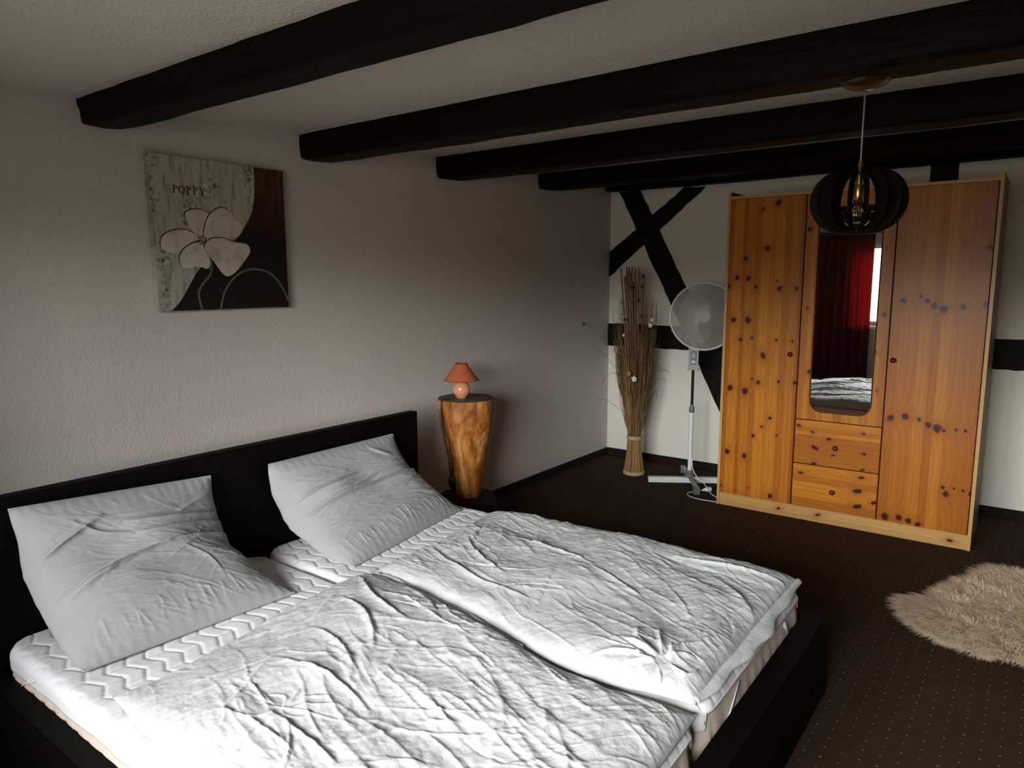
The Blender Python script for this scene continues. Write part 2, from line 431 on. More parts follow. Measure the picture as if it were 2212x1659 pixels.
def curtain(x0, x1, zb, zt, label, folds):
    n = 120; k = 30; vs = []; y = YF+.11
    for j in range(k+1):
        t = j/k; z = zb+(zt-zb)*t
        for i in range(n+1):
            u = i/n; x = x0+(x1-x0)*u
            a = .026*(1-.35*t)
            vs.append((x+.006*math.sin(u*folds*2*PI*2+1), y+a*math.sin(u*folds*2*PI+.6*math.sin(3*t+u*5)), z))
    fs = [(j*(n+1)+i, j*(n+1)+i+1, (j+1)*(n+1)+i+1, (j+1)*(n+1)+i) for j in range(k) for i in range(n)]
    root = empty('window_curtain', ((x0+x1)/2, y, zb), label, 'curtain', 'wine red curtains of the window')
    o = mesh_obj('curtain_fabric', vs, fs, M['curtain'], root, True)
    s = o.modifiers.new('s', 'SOLIDIFY'); s.thickness = .002
    for q in range(7):
        x = x0+.02+(x1-x0-.04)*q/6; b = MB()
        b.tube([(x, y+.020*math.cos(a), zt+.022+.020*math.sin(a)) for a in np.linspace(0, 2*PI, 17)], .003, 6)
        b.build('curtain_ring', M['brass'], root, True)
curtain(-2.62, -1.80, .03, 2.135, 'wine red curtain left of the window, seen in the wardrobe mirror', 7)
curtain(.22, .72, .03, 2.135, 'wine red curtain on the side of the window near the room centre', 5)
rod = empty('curtain_rod', (-.95, YF+.11, 2.155), 'brass curtain rod above the window holding wine red curtains', 'curtain rod')
b = MB(); b.tube([(-2.75, YF+.11, 2.161), (.85, YF+.11, 2.161)], .010, 12); b.build('rod', M['brass'], rod, True)
for x in (-2.72, .82):
    b = MB(); b.tube([(x, YF-.001, 2.161), (x, YF+.11, 2.161)], .006, 8); b.build('bracket', M['brass'], rod, True)

# ceiling beams
def beam(name, y0, w, zb, seed, label, taper=.012, round_end=.012):
    r = np.random.default_rng(seed); n = 260
    xs = np.linspace(XW-.02, XR+.02, n); vs = []
    sec = [(0,1),(0,.8),(0,.5),(0,.25),(.015,.11),(.06,.025),(.14,0),(.3,0),(.5,0),(.7,0),(.9,.02),(.98,.10),(1,.25),(1,.6),(1,1)]
    ph = r.uniform(0, 50, 8)
    for x in xs:
        e = math.exp(-max(0, x-XW)/.05)
        top = zc(y0+w/2)+.03
        wy0 = .008*float(fbm(np.array(x*2.0+ph[0]), np.array(ph[1]), 4))
        wy1 = .008*float(fbm(np.array(x*2.0+ph[2]), np.array(ph[3]), 4))
        wz = .007*float(fbm(np.array(x*1.4+ph[4]), np.array(ph[5]), 4))
        bot = zb+wz+taper*e
        for k, (a, c) in enumerate(sec):
            na = .004*float(fbm(np.array(x*7+ph[6]+k*3.1), np.array(k*1.7), 3))
            y = y0+wy0+(w+wy1-wy0)*a
            ins = round_end*e*(1-c)*(1-2*a)
            ce = zc(y)+.004
            if c >= .8: na += .007*float(fbm(np.array(x*9+ph[7]), np.array(a*3+seed), 3))
            z = bot+(ce-bot)*c if c < 1 else top
            vs.append((x, y+na+ins, z+na*(c < .9)))
    m = len(sec)
    fs = [(i*m+k, i*m+k+1, (i+1)*m+k+1, (i+1)*m+k) for i in range(n-1) for k in range(m-1)]
    fs += [(i*m+m-1, i*m, (i+1)*m, (i+1)*m+m-1) for i in range(n-1)]
    fs += [tuple(range(m)), tuple(reversed(range((n-1)*m, n*m)))]
    mb = MB(); mb.add(vs, fs); o = mb.build(name, M['beam'], None, True, 50)
    o['group'] = 'dark beams under the ceiling'; return struct(o, label, 'ceiling beam')
beam('trim_1', 1.293, .150, 2.143, 1, 'dark hewn ceiling beam nearest the camera, above the poppy canvas')
beam('trim_2', 2.310, .185, 2.147, 2, 'dark hewn ceiling beam from which the pendant lamp hangs')
beam('trim_3', 3.320, .190, 2.168, 3, 'dark hewn ceiling beam just beyond the pendant lamp')
beam('trim_4', 4.425, .190, 2.215, 4, 'dark hewn ceiling beam in front of the wardrobe top')
beam('trim_5', 5.420, .150, 2.298, 5, 'dark timber plate along the top of the back wall', .0, .0)

# timbers on the back wall
def s2(x, z): return (x*.9611, 1.55+(z-1.55)*.9611)
def timber(name, pts, label, th=.016):
    poly = []
    k = len(pts)
    for i in range(k):
        a = np.array(pts[i]); c = np.array(pts[(i+1) % k]); L = np.linalg.norm(c-a); n = max(1, int(L/.05))
        for j in range(n):
            p = a+(c-a)*j/n
            poly.append((p[0]+random.uniform(-.004,.004), p[1]+random.uniform(-.004,.004)))
    b = MB(); b.prism(poly, 'xz', YB-th, YB+.02)
    struct(b.build(name, M['timber']), label, 'wall timber')
timber('trim_6', [s2(-3.09,2.33), s2(-2.888,2.33), s2(-2.454,1.516), s2(-2.06,.9), s2(-1.62,.10), s2(-1.91,.10), s2(-2.17,.588), s2(-2.576,1.357)],
       'black diagonal brace falling to the right behind the fan and wardrobe', .018)
timber('trim_7', [s2(-2.482,2.32), s2(-2.30,2.31), s2(-3.175,1.592), s2(-3.175,1.808)], 'short black diagonal brace rising to the right in the room corner', .016)
timber('trim_8', [(-3.057,1.55+(1.164-1.55)*.9611), (XR,1.55+(1.15-1.55)*.9611), (XR,1.55+(.945-1.55)*.9611), (-3.057,1.55+(.963-1.55)*.9611)], 'black horizontal rail timber behind the dried bundle and fan', .020)
timber('trim_9', [s2(-.697,2.40), s2(-.529,2.40), s2(-.529,.02), s2(-.697,.02)], 'black upright post visible just above the wardrobe', .022)

# ------------------------------------------------------------------ drape / rounded slab helper
def slab(x0, x1, y0, y1, zt, rc, re, drop, nx, ny, hfun=None, bulge=0.0):
    """top sheet wrapping a box with rounded plan corners and rounded edges; returns verts, faces"""
    cx, cy = (x0+x1)/2, (y0+y1)/2; ax, ay = (x1-x0)/2, (y1-y0)/2
    kx, ky = ax-rc, ay-rc
    Ltot = (rc-re)+re*PI/2+drop
    U = np.linspace(-(kx+Ltot), kx+Ltot, nx); V = np.linspace(-(ky+Ltot), ky+Ltot, ny)
    UU, VV = np.meshgrid(U, V, indexing='ij')
    qx = np.clip(UU, -kx, kx); qy = np.clip(VV, -ky, ky)
    dx, dy = UU-qx, VV-qy
    r = np.maximum(np.abs(dx), np.abs(dy)); ln = np.hypot(dx, dy)+1e-9
    ux, uy = dx/ln, dy/ln
    r1 = rc-re
    th = np.clip((r-r1)/re, 0, PI/2)
    rho = np.where(r < r1, r, r1+re*np.sin(th))
    z = np.where(r < r1, 0, -re*(1-np.cos(th)))
    ex = np.maximum(0, r-r1-re*PI/2); z = z-ex
    Xp = cx+qx+ux*rho; Yp = cy+qy+uy*rho; Zp = zt+z
    nz = np.cos(th); nr = np.sin(th)
    h = hfun(Xp, Yp, UU, VV, th) if hfun is not None else 0
    if bulge: h = h + bulge*np.sin(np.clip(ex/drop, 0, 1)*PI)*(th > 1.5)
    Xp = Xp+ux*nr*h; Yp = Yp+uy*nr*h; Zp = Zp+nz*h
    vs = np.stack([Xp, Yp, Zp], -1).reshape(-1, 3)
    I = np.arange(nx*ny).reshape(nx, ny)
    fs = np.stack([I[:-1,:-1], I[1:,:-1], I[1:,1:], I[:-1,1:]], -1).reshape(-1, 4)
    return vs, fs, I

# ------------------------------------------------------------------ bed
HX = -2.600     # headboard front
bed = empty('bed_frame', (-1.58, 1.66, 0), 'wide low black-brown bed frame with flat headboard by left wall', 'bed')
b = MB(); b.box(HX-.052, HX, .655, 2.650, 0, .872, 0, .002); b.build('headboard', M['bed'], bed)
b = MB(); b.box(-.618, -.540, .665, 2.712, 0, .328, 0, .002); b.build('footboard', M['bed'], bed)
b = MB(); b.box(HX+.001, -.619, .660, .722, .06, .318, 0, .004); b.build('side_rail', M['bed'], bed)
b = MB(); b.box(HX+.001, -.619, 2.662, 2.705, .06, .30, 0, .004); b.build('side_rail', M['bed'], bed)
b = MB(); b.box(HX+.001, -.619, 1.64, 1.70, .06, .20, 0, .004); b.build('centre_rail', M['bed'], bed)
for i in range(14):
    x = HX+.08+i*.143
    b = MB(); b.box(x, x+.06, .7225, 2.6615, .205, .222); b.build('bed_slat', M['pine_pale'], bed)

def mattress(x0, x1, y0, y1, zt, label):
    zb = .224
    def hf(X, Y, U, V, th):
        return .004*fbm(X*6, Y*6, 3)
    vs, fs, I = slab(x0, x1, y0, y1, zt, .085, .03, zt-zb-.03, 120, 70, hf, .010)
    # side quilting: vertical pinches
    ang = np.arctan2(vs[:,1]-(y0+y1)/2, vs[:,0]-(x0+x1)/2)
    side = (vs[:,2] < zt-.03)
    n = np.stack([np.sign(vs[:,0]-(x0+x1)/2)*(np.abs(vs[:,0]-(x0+x1)/2) > (x1-x0)/2-.06), np.sign(vs[:,1]-(y0+y1)/2)*(np.abs(vs[:,1]-(y0+y1)/2) > (y1-y0)/2-.06)], -1)
    s = np.where(np.abs(n[:,0]) > 0, vs[:,1], vs[:,0])
    g = np.exp(-((((s/.075) % 1)-.5)/.10)**2)*side*.006
    vs[:,0] -= n[:,0]*g; vs[:,1] -= n[:,1]*g
    root = empty('mattress', ((x0+x1)/2, (y0+y1)/2, zb), label, 'mattress', 'two mattresses side by side in the bed')
    fsl = [tuple(f) for f in fs]
    border = list(I[0,:])+list(I[1:,-1])+list(I[-1,-2::-1])+list(I[-2:0:-1,0])
    fsl.append(tuple(int(i) for i in reversed(border)))
    mb = MB(); mb.add(vs, fsl); mb.build('mattress_body', M['mattress'], root, True, 60)
    # piping loops
    def loop(z, off):
        pts = []; r = .085
        for (cx, cy, a0) in ((x1-r, y1-r, 0), (x0+r, y1-r, PI/2), (x0+r, y0+r, PI), (x1-r, y0+r, 1.5*PI)):
            for k in range(9):
                a = a0+k*PI/16
                pts.append((cx+(r+off)*math.cos(a), cy+(r+off)*math.sin(a), z))
        pts.append(pts[0]); return pts
    for z, off in ((zt-.018, .002), (zb+.02, .002)):
        b = MB(); b.tube(loop(z, off), .004, 6, caps=False); b.build('piping', M['piping'], root, True)
    return root
ZT = .397
mattress(-2.585, -.634, .735, 1.665, ZT, 'cream mattress nearer the camera, under the nearer grey duvet')
mattress(-2.585, -.634, 1.690, 2.655, ZT+.006, 'cream mattress on the far side of the bed, under the farther duvet')

def pad(x0, x1, y0, y1, zt, label, seed):
    o = seed*3.7
    def hf(X, Y, U, V, th):
        # quilted interlocking zigzag hexagons
        px, py = .125, .058
        row = Y/py
        zig = np.abs(((X/px) % 1)-.5)*2
        a = np.abs((((row+zig*.5) % 1)-.5))*py          # zigzag lines
        lx = np.abs((((X/px+.5*np.floor(row+zig*.5)) % 1)-.5))*px
        q = np.exp(-(np.minimum(.5*py-a, .03)/.0042)**2)
        q2 = np.exp(-(lx/.0045)**2)
        puff = 1-np.maximum(q, .8*q2)
        edge = np.minimum(np.minimum(U-x0cut, x1cut-U), np.minimum(V-y0cut, y1cut-V)) if False else 1
        cr = .002*fbm(X*22+o, Y*22, 3)+.006*fbm(X*5+o, Y*5, 3)
        return (.0055*puff)*np.cos(np.minimum(th, 1.57))**3+cr*np.clip(1.1-th, .12, 1)
    re, rc = .028, .08
    drop = .034
    vs, fs, I = slab(x0-.006, x1+.006, y0-.006, y1+.006, zt+.003, rc, re, drop, 330, 170, hf)
    # ragged lower border
    foot = vs[:,0] > x1-.004
    vs[foot,2] = np.maximum(vs[foot,2], zt-.013+.005*fbm(vs[foot,1]*6+o, vs[foot,1]*0+o, 2))
    low = (vs[:,2] < zt-.03) & ~foot
    vs[:,2] += low*.010*fbm(vs[:,0]*7+o, vs[:,1]*7, 3)
    root = empty('mattress_pad', ((x0+x1)/2, (y0+y1)/2, zt-.05), label, 'mattress pad', 'two quilted pads on the mattresses')
    ob = mesh_obj('quilted_cover', vs, fs, M['pad'], root, True)
    s = ob.modifiers.new('s', 'SOLIDIFY'); s.thickness = .003; s.offset = 1
    # elastic corner straps running down diagonally
    for (cx, sx) in ((x0, 1), (x1, -1)):
        for (cy, sy) in ((y0, 1), (y1, -1)):
            e = .0115; w = .012
            pa = [(cx+sx*.26, cy-sy*e, zt-.030), (cx+sx*.19, cy-sy*(e+.001), zt-.06), (cx+sx*.12, cy-sy*(e+.002), zt-.10)]
            pb = [(cx-sx*e, cy+sy*.26, zt-.022), (cx-sx*(e+.001), cy+sy*.22, zt-.055), (cx-sx*(e+.002), cy+sy*.17, zt-.095)]
            for q_, ax in ((pa, 0), (pb, 1)):
                vs2 = []
                for (a, c, z) in q_:
                    for k in (-1, 1): vs2.append((a+k*w*.6*sx*(ax == 0), c-k*w*.6*sy*(ax == 1), z+k*w*.5))
                b = MB(); b.add(vs2, [(0,1,3,2),(2,3,5,4)])
                st = b.build('corner_strap', M['padstrap'], root, True)
                s = st.modifiers.new('s', 'SOLIDIFY'); s.thickness = .0015; s.offset = 0
pad(-2.585, -.634, .735, 1.665, ZT, 'white quilted mattress pad beneath the nearer pillow', 1)
pad(-2.585, -.634, 1.690, 2.655, ZT+.006, 'white quilted mattress pad beneath the farther pillow', 2)

# ------------------------------------------------------------------ cloth wrinkles
def wrinkles(X, Y, W):
    h = np.zeros_like(X)
    for (x0, y0, x1, y1, cv, w, amp) in W:
        dx, dy = x1-x0, y1-y0; L = math.hypot(dx, dy)+1e-9
        tx, ty = dx/L, dy/L
        t = ((X-x0)*tx+(Y-y0)*ty)/L
        d = -(X-x0)*ty+(Y-y0)*tx - cv*(1-(2*t-1)**2)
        msk = (t > -.02) & (t < 1.02) & (np.abs(d) < 5*w)
        if not msk.any(): continue
        tt = np.clip(t[msk], 0, 1); dd = d[msk]/w
        tp = np.sin(PI*tt)**.7
        prof = np.exp(-np.where(dd > 0, dd*1.9, -dd*.8)**1.35)-.12*np.exp(-((dd-1.6)/.8)**2)
        h[msk] += amp*tp*prof
    return h
def creases(X, Y, ang, seed, fu=2.6, fv=15, k=2.6, pw=4.0):
    c, s_ = math.cos(ang), math.sin(ang)
    wx = .035*fbm(X*3.3+seed, Y*3.3, 2); wy = .035*fbm(X*3.3, Y*3.3+seed, 2)
    u = (X+wx)*c+(Y+wy)*s_; v = -(X+wx)*s_+(Y+wy)*c
    n = fbm(u*fu+seed*1.7, v*fv+seed, 3)
    r = np.clip(1-np.abs(n)*k, 0, 1)**pw
    m = np.clip(vnoise(X*2.7+seed*3, Y*2.7+seed)*1.9-.45, 0, 1)
    return r*m
def rand_w(r, n, x0, x1, y0, y1, ang, spread, Lr, wr, ar):
    out = []
    for _ in range(n):
        x = r.uniform(x0, x1); y = r.uniform(y0, y1); a = ang+r.normal()*spread; L = r.uniform(*Lr)
        out.append((x-math.cos(a)*L/2, y-math.sin(a)*L/2, x+math.cos(a)*L/2, y+math.sin(a)*L/2, r.normal()*L*.09, r.uniform(*wr)*.8, r.uniform(*ar)*.5*(1 if r.random() < .75 else -1)))
    return out

def coons(top, bottom, left, right, U, V):
    """top: v=0 edge (u along), bottom: v=1, left: u=0 (v along), right: u=1"""
    def interp(P, t):
        P = np.array(catmull(P, 12)); s = np.concatenate([[0], np.cumsum(np.linalg.norm(np.diff(P, axis=0), axis=1))]); s /= s[-1]
        return np.stack([np.interp(t, s, P[:,k]) for k in range(P.shape[1])], -1)
    T, B = interp(top, U), interp(bottom, U); Lf, Rt = interp(left, V), interp(right, V)
    u = U[:,None,None]; v = V[None,:,None]
    S = (1-v)*T[:,None]+v*B[:,None]+(1-u)*Lf[None]+u*Rt[None]
    S -= (1-u)*(1-v)*T[0]+u*(1-v)*T[-1]+(1-u)*v*B[0]+u*v*B[-1]
    return S
def edge_u(n, k=.55):
    s = np.linspace(0, 1, n); return (1-k)*s+k*(.5-.5*np.cos(PI*s))

def duvet(label, head, foot, near, far, zb, thick, W, seed, nu=460, nv=310, zfun=None, dirs=(.5,-.3,1.2), cs=1.0):
    """u runs head->foot, v runs near->far"""
    U, V = edge_u(nu), edge_u(nv)
    S = coons(near, far, head, foot, U, V)      # top edge = v=0 (near side)
    X, Y = S[...,0], S[...,1]
    uu, vv = np.meshgrid(U, V, indexing='ij')
    eu = (1-np.abs(2*uu-1)**14)**.5; ev = (1-np.abs(2*vv-1)**10)**.5
    prof = np.clip(eu*ev, 0, 1)
    h = thick*prof*(.66+.42*(vnoise(X*3.1+seed, Y*3.3)+.5*vnoise(X*7+seed, Y*7)-.35))
    det = wrinkles(X, Y, W)
    for i, a in enumerate(dirs):
        det = det+cs*(.0048 if i < 2 else .003)*creases(X, Y, a, seed+i*5.3)+cs*.0018*creases(X, Y, a+.35, seed+i*2.9+11, 5.5, 34, 2.4, 3.0)
    wf = np.clip(prof*1.3, .15, 1)
    h = h+det*wf+.0028*(np.abs(fbm(X*15+seed+2*fbm(X*3,Y*3,2), Y*15, 4))*2-.6)*wf+.0016*fbm(X*34, Y*34+seed, 3)*wf+.010*fbm(X*4.2+seed, Y*4.2, 2)*wf
    z0 = zb+(zfun(X, Y) if zfun else 0)
    ztop = z0+np.maximum(h, .004)
    # border jitter
    jit = (1-prof)
    Xo = X+.006*fbm(X*9+seed, Y*9, 3)*jit; Yo = Y+.008*fbm(X*9+5+seed, Y*9, 3)*jit
    top = np.stack([Xo, Yo, ztop], -1).reshape(-1, 3); bot = np.stack([Xo, Yo, z0+0*X+.0005], -1).reshape(-1, 3)
    I = np.arange(nu*nv).reshape(nu, nv); N = nu*nv
    ft = np.stack([I[:-1,:-1], I[1:,:-1], I[1:,1:], I[:-1,1:]], -1).reshape(-1, 4)
    fb = ft[:, ::-1]+N
    border = list(I[0,:])+list(I[1:,-1])+list(I[-1,-2::-1])+list(I[-2:0:-1,0])
    k = len(border)
    fsd = [(border[i], border[(i+1)%k], border[(i+1)%k]+N, border[i]+N) for i in range(k)]
    root = empty('duvet', (float(X.mean()), float(Y.mean()), zb), label, 'duvet', 'two grey duvets spread on the bed')
    o = mesh_obj('duvet_cover', np.concatenate([top, bot]), [tuple(f) for f in ft]+[tuple(f) for f in fb]+fsd, M['duvet'], root, True)
    return root, S

def hem(root, pts, w, side, z0, dz, seed, name='button_hem', sag=.0):
    """flat cloth strip along a polyline, offset sideways"""
    P = np.array(catmull(pts, 30)); n = len(P); k = 9; vs = []
    T = np.gradient(P, axis=0); T /= np.linalg.norm(T[:, :2], axis=1)[:, None]
    nrm = np.stack([-T[:,1], T[:,0]], -1)*side
    s = np.arange(n)/n
    for i in range(n):
        for j in range(k):
            a = j/(k-1); wob = 1+.22*math.sin(i*.12+seed)+.12*math.sin(i*.31+seed*2)
            d = a*w*wob*min(1, .35+3*min(s[i], 1-s[i]))
            z = z0+dz*math.sin(a*PI)*(.6+.2*math.sin(i*.35+seed)*math.sin(i*.17))-sag*a*a
            vs.append((P[i,0]+nrm[i,0]*d, P[i,1]+nrm[i,1]*d, z))
    fs = [(i*k+j, i*k+j+1, (i+1)*k+j+1, (i+1)*k+j) for i in range(n-1) for j in range(k-1)]
    o = mesh_obj(name, vs, fs, M['duvet'], root, True)
    s_ = o.modifiers.new('s', 'SOLIDIFY'); s_.thickness = .004; s_.offset = 0
    return o

r1 = np.random.default_rng(21)
# nearer duvet
W1 = rand_w(r1, 40, -2.0, -.6, .75, 1.75, PI*.16, .75, (.08,.34), (.004,.011), (.0025,.008))
W1 += rand_w(r1, 18, -2.0, -.6, .75, 1.75, PI*.62, .4, (.12,.5), (.010,.026), (.004,.012))
W1 += rand_w(r1, 12, -1.25, -.62, .85, 1.65, -PI*.10, .25, (.25,.6), (.010,.024), (.005,.012))
pc = (-1.475, .985)    # pinched star
for k in range(11):
    a = k*2*PI/11+r1.normal()*.15; L = r1.uniform(.08,.26)
    W1.append((pc[0], pc[1], pc[0]+L*math.cos(a), pc[1]+L*math.sin(a), r1.normal()*.02, .0050, r1.uniform(.001,.006)))
W1 += [(-1.70,1.12,-1.30,1.13,.03,.010,.011), (-1.48,.96,-1.18,.93,.01,.010,.010), (-1.86,1.50,-1.50,1.32,.04,.010,.012), (-1.93,1.66,-1.55,1.52,-.03,.010,.014),
       (-1.78,1.30,-1.45,1.20,.04,.012,.010), (-1.62,.88,-1.30,.90,.02,.010,.007)]
duv_near, S1 = duvet('light grey crumpled duvet on the nearer half of the bed',
    [(-1.975,.79),(-1.945,.92),(-1.99,1.36),(-2.015,1.60),(-2.02,1.775)], [(-.63,.80),(-.63,1.2),(-.64,1.672)],
    [(-1.975,.79),(-1.70,.765),(-1.3,.76),(-.63,.80)], [(-2.02,1.775),(-1.90,1.785),(-1.476,1.715),(-.98,1.625),(-.64,1.672)],
    .412, .060, W1, 3.0)
hem(duv_near, [(-1.98,1.765),(-1.85,1.765),(-1.476,1.70),(-1.2,1.655)], .035, 1, .432, .012, 1.0, 'folded_edge', .010)
# farther duvet
r2 = np.random.default_rng(33)
W2 = rand_w(r2, 36, -2.05, -.65, 1.75, 2.65, -PI*.06, .45, (.10,.40), (.004,.011), (.0025,.008))
W2 += rand_w(r2, 6, -2.05, -.65, 1.75, 2.65, -PI*.12, .28, (.25,.65), (.010,.024), (.005,.012))
W2 += rand_w(r2, 16, -2.0, -1.3, 2.0, 2.6, PI*.6, .3, (.15,.4), (.012,.026), (.005,.012))
pc = (-.78, 1.76)
for k in range(14):
    a = PI*.2+k*PI/14*1.3+r2.normal()*.1; L = r2.uniform(.08,.22)
    W2.append((pc[0]+.02*math.cos(a), pc[1]+.02*math.sin(a), pc[0]+L*math.cos(a), pc[1]+L*math.sin(a), r2.normal()*.02, .008, .010))
W2 += [(-1.75,2.32,-1.25,2.22,.02,.007,.011),(-1.9,2.22,-1.5,1.98,-.03,.009,.010),(-1.3,2.22,-1.0,2.10,.01,.009,.009),(-1.95,2.05,-1.3,1.88,-.05,.010,.011),
       (-.66,1.95,-.66,2.6,.0,.02,.010),(-1.1,2.50,-.66,2.56,.01,.008,.012)]
duv_far, S2 = duvet('light grey crumpled duvet on the farther half of the bed, toward the wardrobe',
    [(-2.01,1.80),(-1.985,2.03),(-2.03,2.34),(-2.07,2.62)], [(-.660,1.700),(-.662,2.2),(-.655,2.690)],
    [(-2.01,1.80),(-1.49,1.742),(-1.0,1.648),(-.660,1.700)], [(-2.07,2.62),(-1.65,2.650),(-1.05,2.670),(-.655,2.690)],
    .421, .070, W2, 9.0, dirs=(-.18,-.40,.9), cs=.72)
hem(duv_far, [(-.675,1.715),(-.670,2.0),(-.675,2.3),(-.662,2.685)], .052, -1, .430, .008, 2.0, 'button_hem', .008)

# ------------------------------------------------------------------ pillows
def pillow(label, TL, TR, BR, BL, ctrlL, ctrlR, thick, W, seed, n=230, edgeb=0.0):
    """s runs top->bottom, t runs left->right; the pillow leans on the headboard and bends on to the bed"""
    s = edge_u(n, .5); t = edge_u(n, .5)
    TL, TR, BR, BL, cl, cr = [np.array(p, float) for p in (TL, TR, BR, BL, ctrlL, ctrlR)]
    bz = lambda a, c, b_: ((1-s)**2)[:,None]*a+(2*s*(1-s))[:,None]*c+(s**2)[:,None]*b_
    Le, Re = bz(TL, cl, BL), bz(TR, cr, BR)
    tt = t[None,:,None]
    S = Le[:,None]*(1-tt)+Re[:,None]*tt
    ss, t2 = np.meshgrid(s, t, indexing='ij')
    # concave sides: cushions pull in between the corners
    mid = (TL+TR+BL+BR)/4
    pinch = .045
    S = S+(((t2-.5)*-2)*pinch*np.sin(PI*ss)*0)[...,None]
    dirT = (TR-TL)/np.linalg.norm(TR-TL)
    S = S+dirT*((-(t2-.5)*2)*pinch*(-.12*np.sin(PI*ss)+.42*fbm(ss*6+seed, np.round(t2)*7+seed, 3)*np.sin(PI*ss)**.6))[...,None]
    ds = np.gradient(S, axis=0); dt = np.gradient(S, axis=1)
    N = np.cross(ds, dt); N /= np.linalg.norm(N, axis=-1, keepdims=True)+1e-9
    if N[n//2, n//2, 0] < 0: N = -N
    prof = ((1-np.abs(2*ss-1)**2.6)*(1-np.abs(2*t2-1)**2.8))**.60
    Lw = np.linalg.norm(TR-TL); Lh = .58
    A, B = ss*Lh, t2*Lw
    h = thick*prof*(.85+.3*vnoise(A*5+seed, B*5))
    wf = np.clip(prof*1.8, .1, 1)
    h = h+wrinkles(A, B, W)*wf+(.006*creases(A, B, PI*.5+.15, seed, 3.0, 16)+.003*creases(A, B, PI*.5-.5, seed+4, 6, 34, 2.4, 3))*wf+.0016*fbm(A*30+seed, B*30, 3)*wf+.008*fbm(A*6+seed, B*6, 2)*wf
    # gathered seam edges
    edge = np.exp(-(np.minimum(np.minimum(ss, 1-ss)*Lh, np.minimum(t2, 1-t2)*Lw)/.03)**2)
    h = h+.0012*edge*np.sin(np.where(np.minimum(ss,1-ss) < np.minimum(t2,1-t2), B, A)*170+6*vnoise(A*9, B*9))*(1-edge*.4)
    front = S+N*np.maximum(h, .004)[...,None]
    hb = .35*thick*prof
    back = S-N*hb[...,None]*.25-N*.003
    back[...,2] = np.maximum(back[...,2], .404); front[...,2] = np.maximum(front[...,2], .408)
    back[...,0] = np.maximum(back[...,0], HX+.004); front[...,0] = np.maximum(front[...,0], HX+.008)
    I = np.arange(n*n).reshape(n, n); NN = n*n
    ft = np.stack([I[:-1,:-1], I[1:,:-1], I[1:,1:], I[:-1,1:]], -1).reshape(-1, 4)
    fb = ft[:, ::-1]+NN
    border = list(I[0,:])+list(I[1:,-1])+list(I[-1,-2::-1])+list(I[-2:0:-1,0]); k = len(border)
    fsd = [(border[i], border[(i+1)%k], border[(i+1)%k]+NN, border[i]+NN) for i in range(k)]
    c = S[n//2, n//2]
    mb = MB(); mb.add(np.concatenate([front.reshape(-1,3), back.reshape(-1,3)]), [tuple(f) for f in ft]+[tuple(f) for f in fb]+fsd)
    root = empty('pillow', (float(c[0]), float(c[1]), .41), label, 'pillow', 'two grey pillows at the headboard')
    mb.build('pillowcase', M['pillow'], root, True)
    return root, S
r3 = np.random.default_rng(5)
WP = rand_w(r3, 60, .05, .5, .05, .65, PI*.5, .35, (.08,.30), (.005,.010), (.002,.006))
WP += [(.36,.0,.24,.40,.02,.010,.030),(.24,.36,.23,.70,.0,.010,.024),(.22,-.02,.05,.24,.02,.010,.022),(.15,.30,.17,.70,.01,.010,.022),(.09,.28,.13,.70,.01,.011,.020),
       (.38,.02,.30,.20,.01,.012,.012),(.06,.14,.14,.30,-.02,.010,.012),(.27,.42,.50,.50,.02,.008,.006),(.10,.45,.05,.66,.01,.008,.008)]
for k in range(22):
    y = .03+k*.03; WP.append((.56, y, .56-r3.uniform(.04,.09), y+r3.normal()*.014, 0, .005, r3.uniform(.001,.0045)))
pillow('light grey wrinkled pillow nearer the camera, leaning on the headboard',
       (-2.560,.775,.845), (-2.560,1.455,.800), (-2.115,1.500,.418), (-2.165,.800,.418), (-2.50,.785,.50), (-2.60,1.46,.41), .135, WP, 2.0)
r4 = np.random.default_rng(8)
WQ = rand_w(r4, 70, .05, .5, .05, .65, PI*.5, .35, (.08,.30), (.005,.010), (.002,.006))
WQ += [(.31,-.02,.26,.74,.02,.010,.030),(.20,.0,.14,.35,.02,.009,.022),(.10,.60,.02,.50,.0,.012,.016),(.24,.28,.18,.66,.02,.010,.014),(.36,.3,.30,.66,-.02,.012,.014)]
for k in range(22):
    y = .03+k*.03; WQ.append((.56, y, .56-r4.uniform(.04,.10), y+r4.normal()*.014, 0, .005, r4.uniform(.001,.005)))
pillow('light grey wrinkled pillow farther from the camera, by the lamp stand',
       (-2.560,1.715,.790), (-2.560,2.430,.795), (-2.245,2.585,.420), (-2.125,1.790,.418), (-2.56,1.73,.44), (-2.56,2.48,.52), .135, WQ, 7.0)

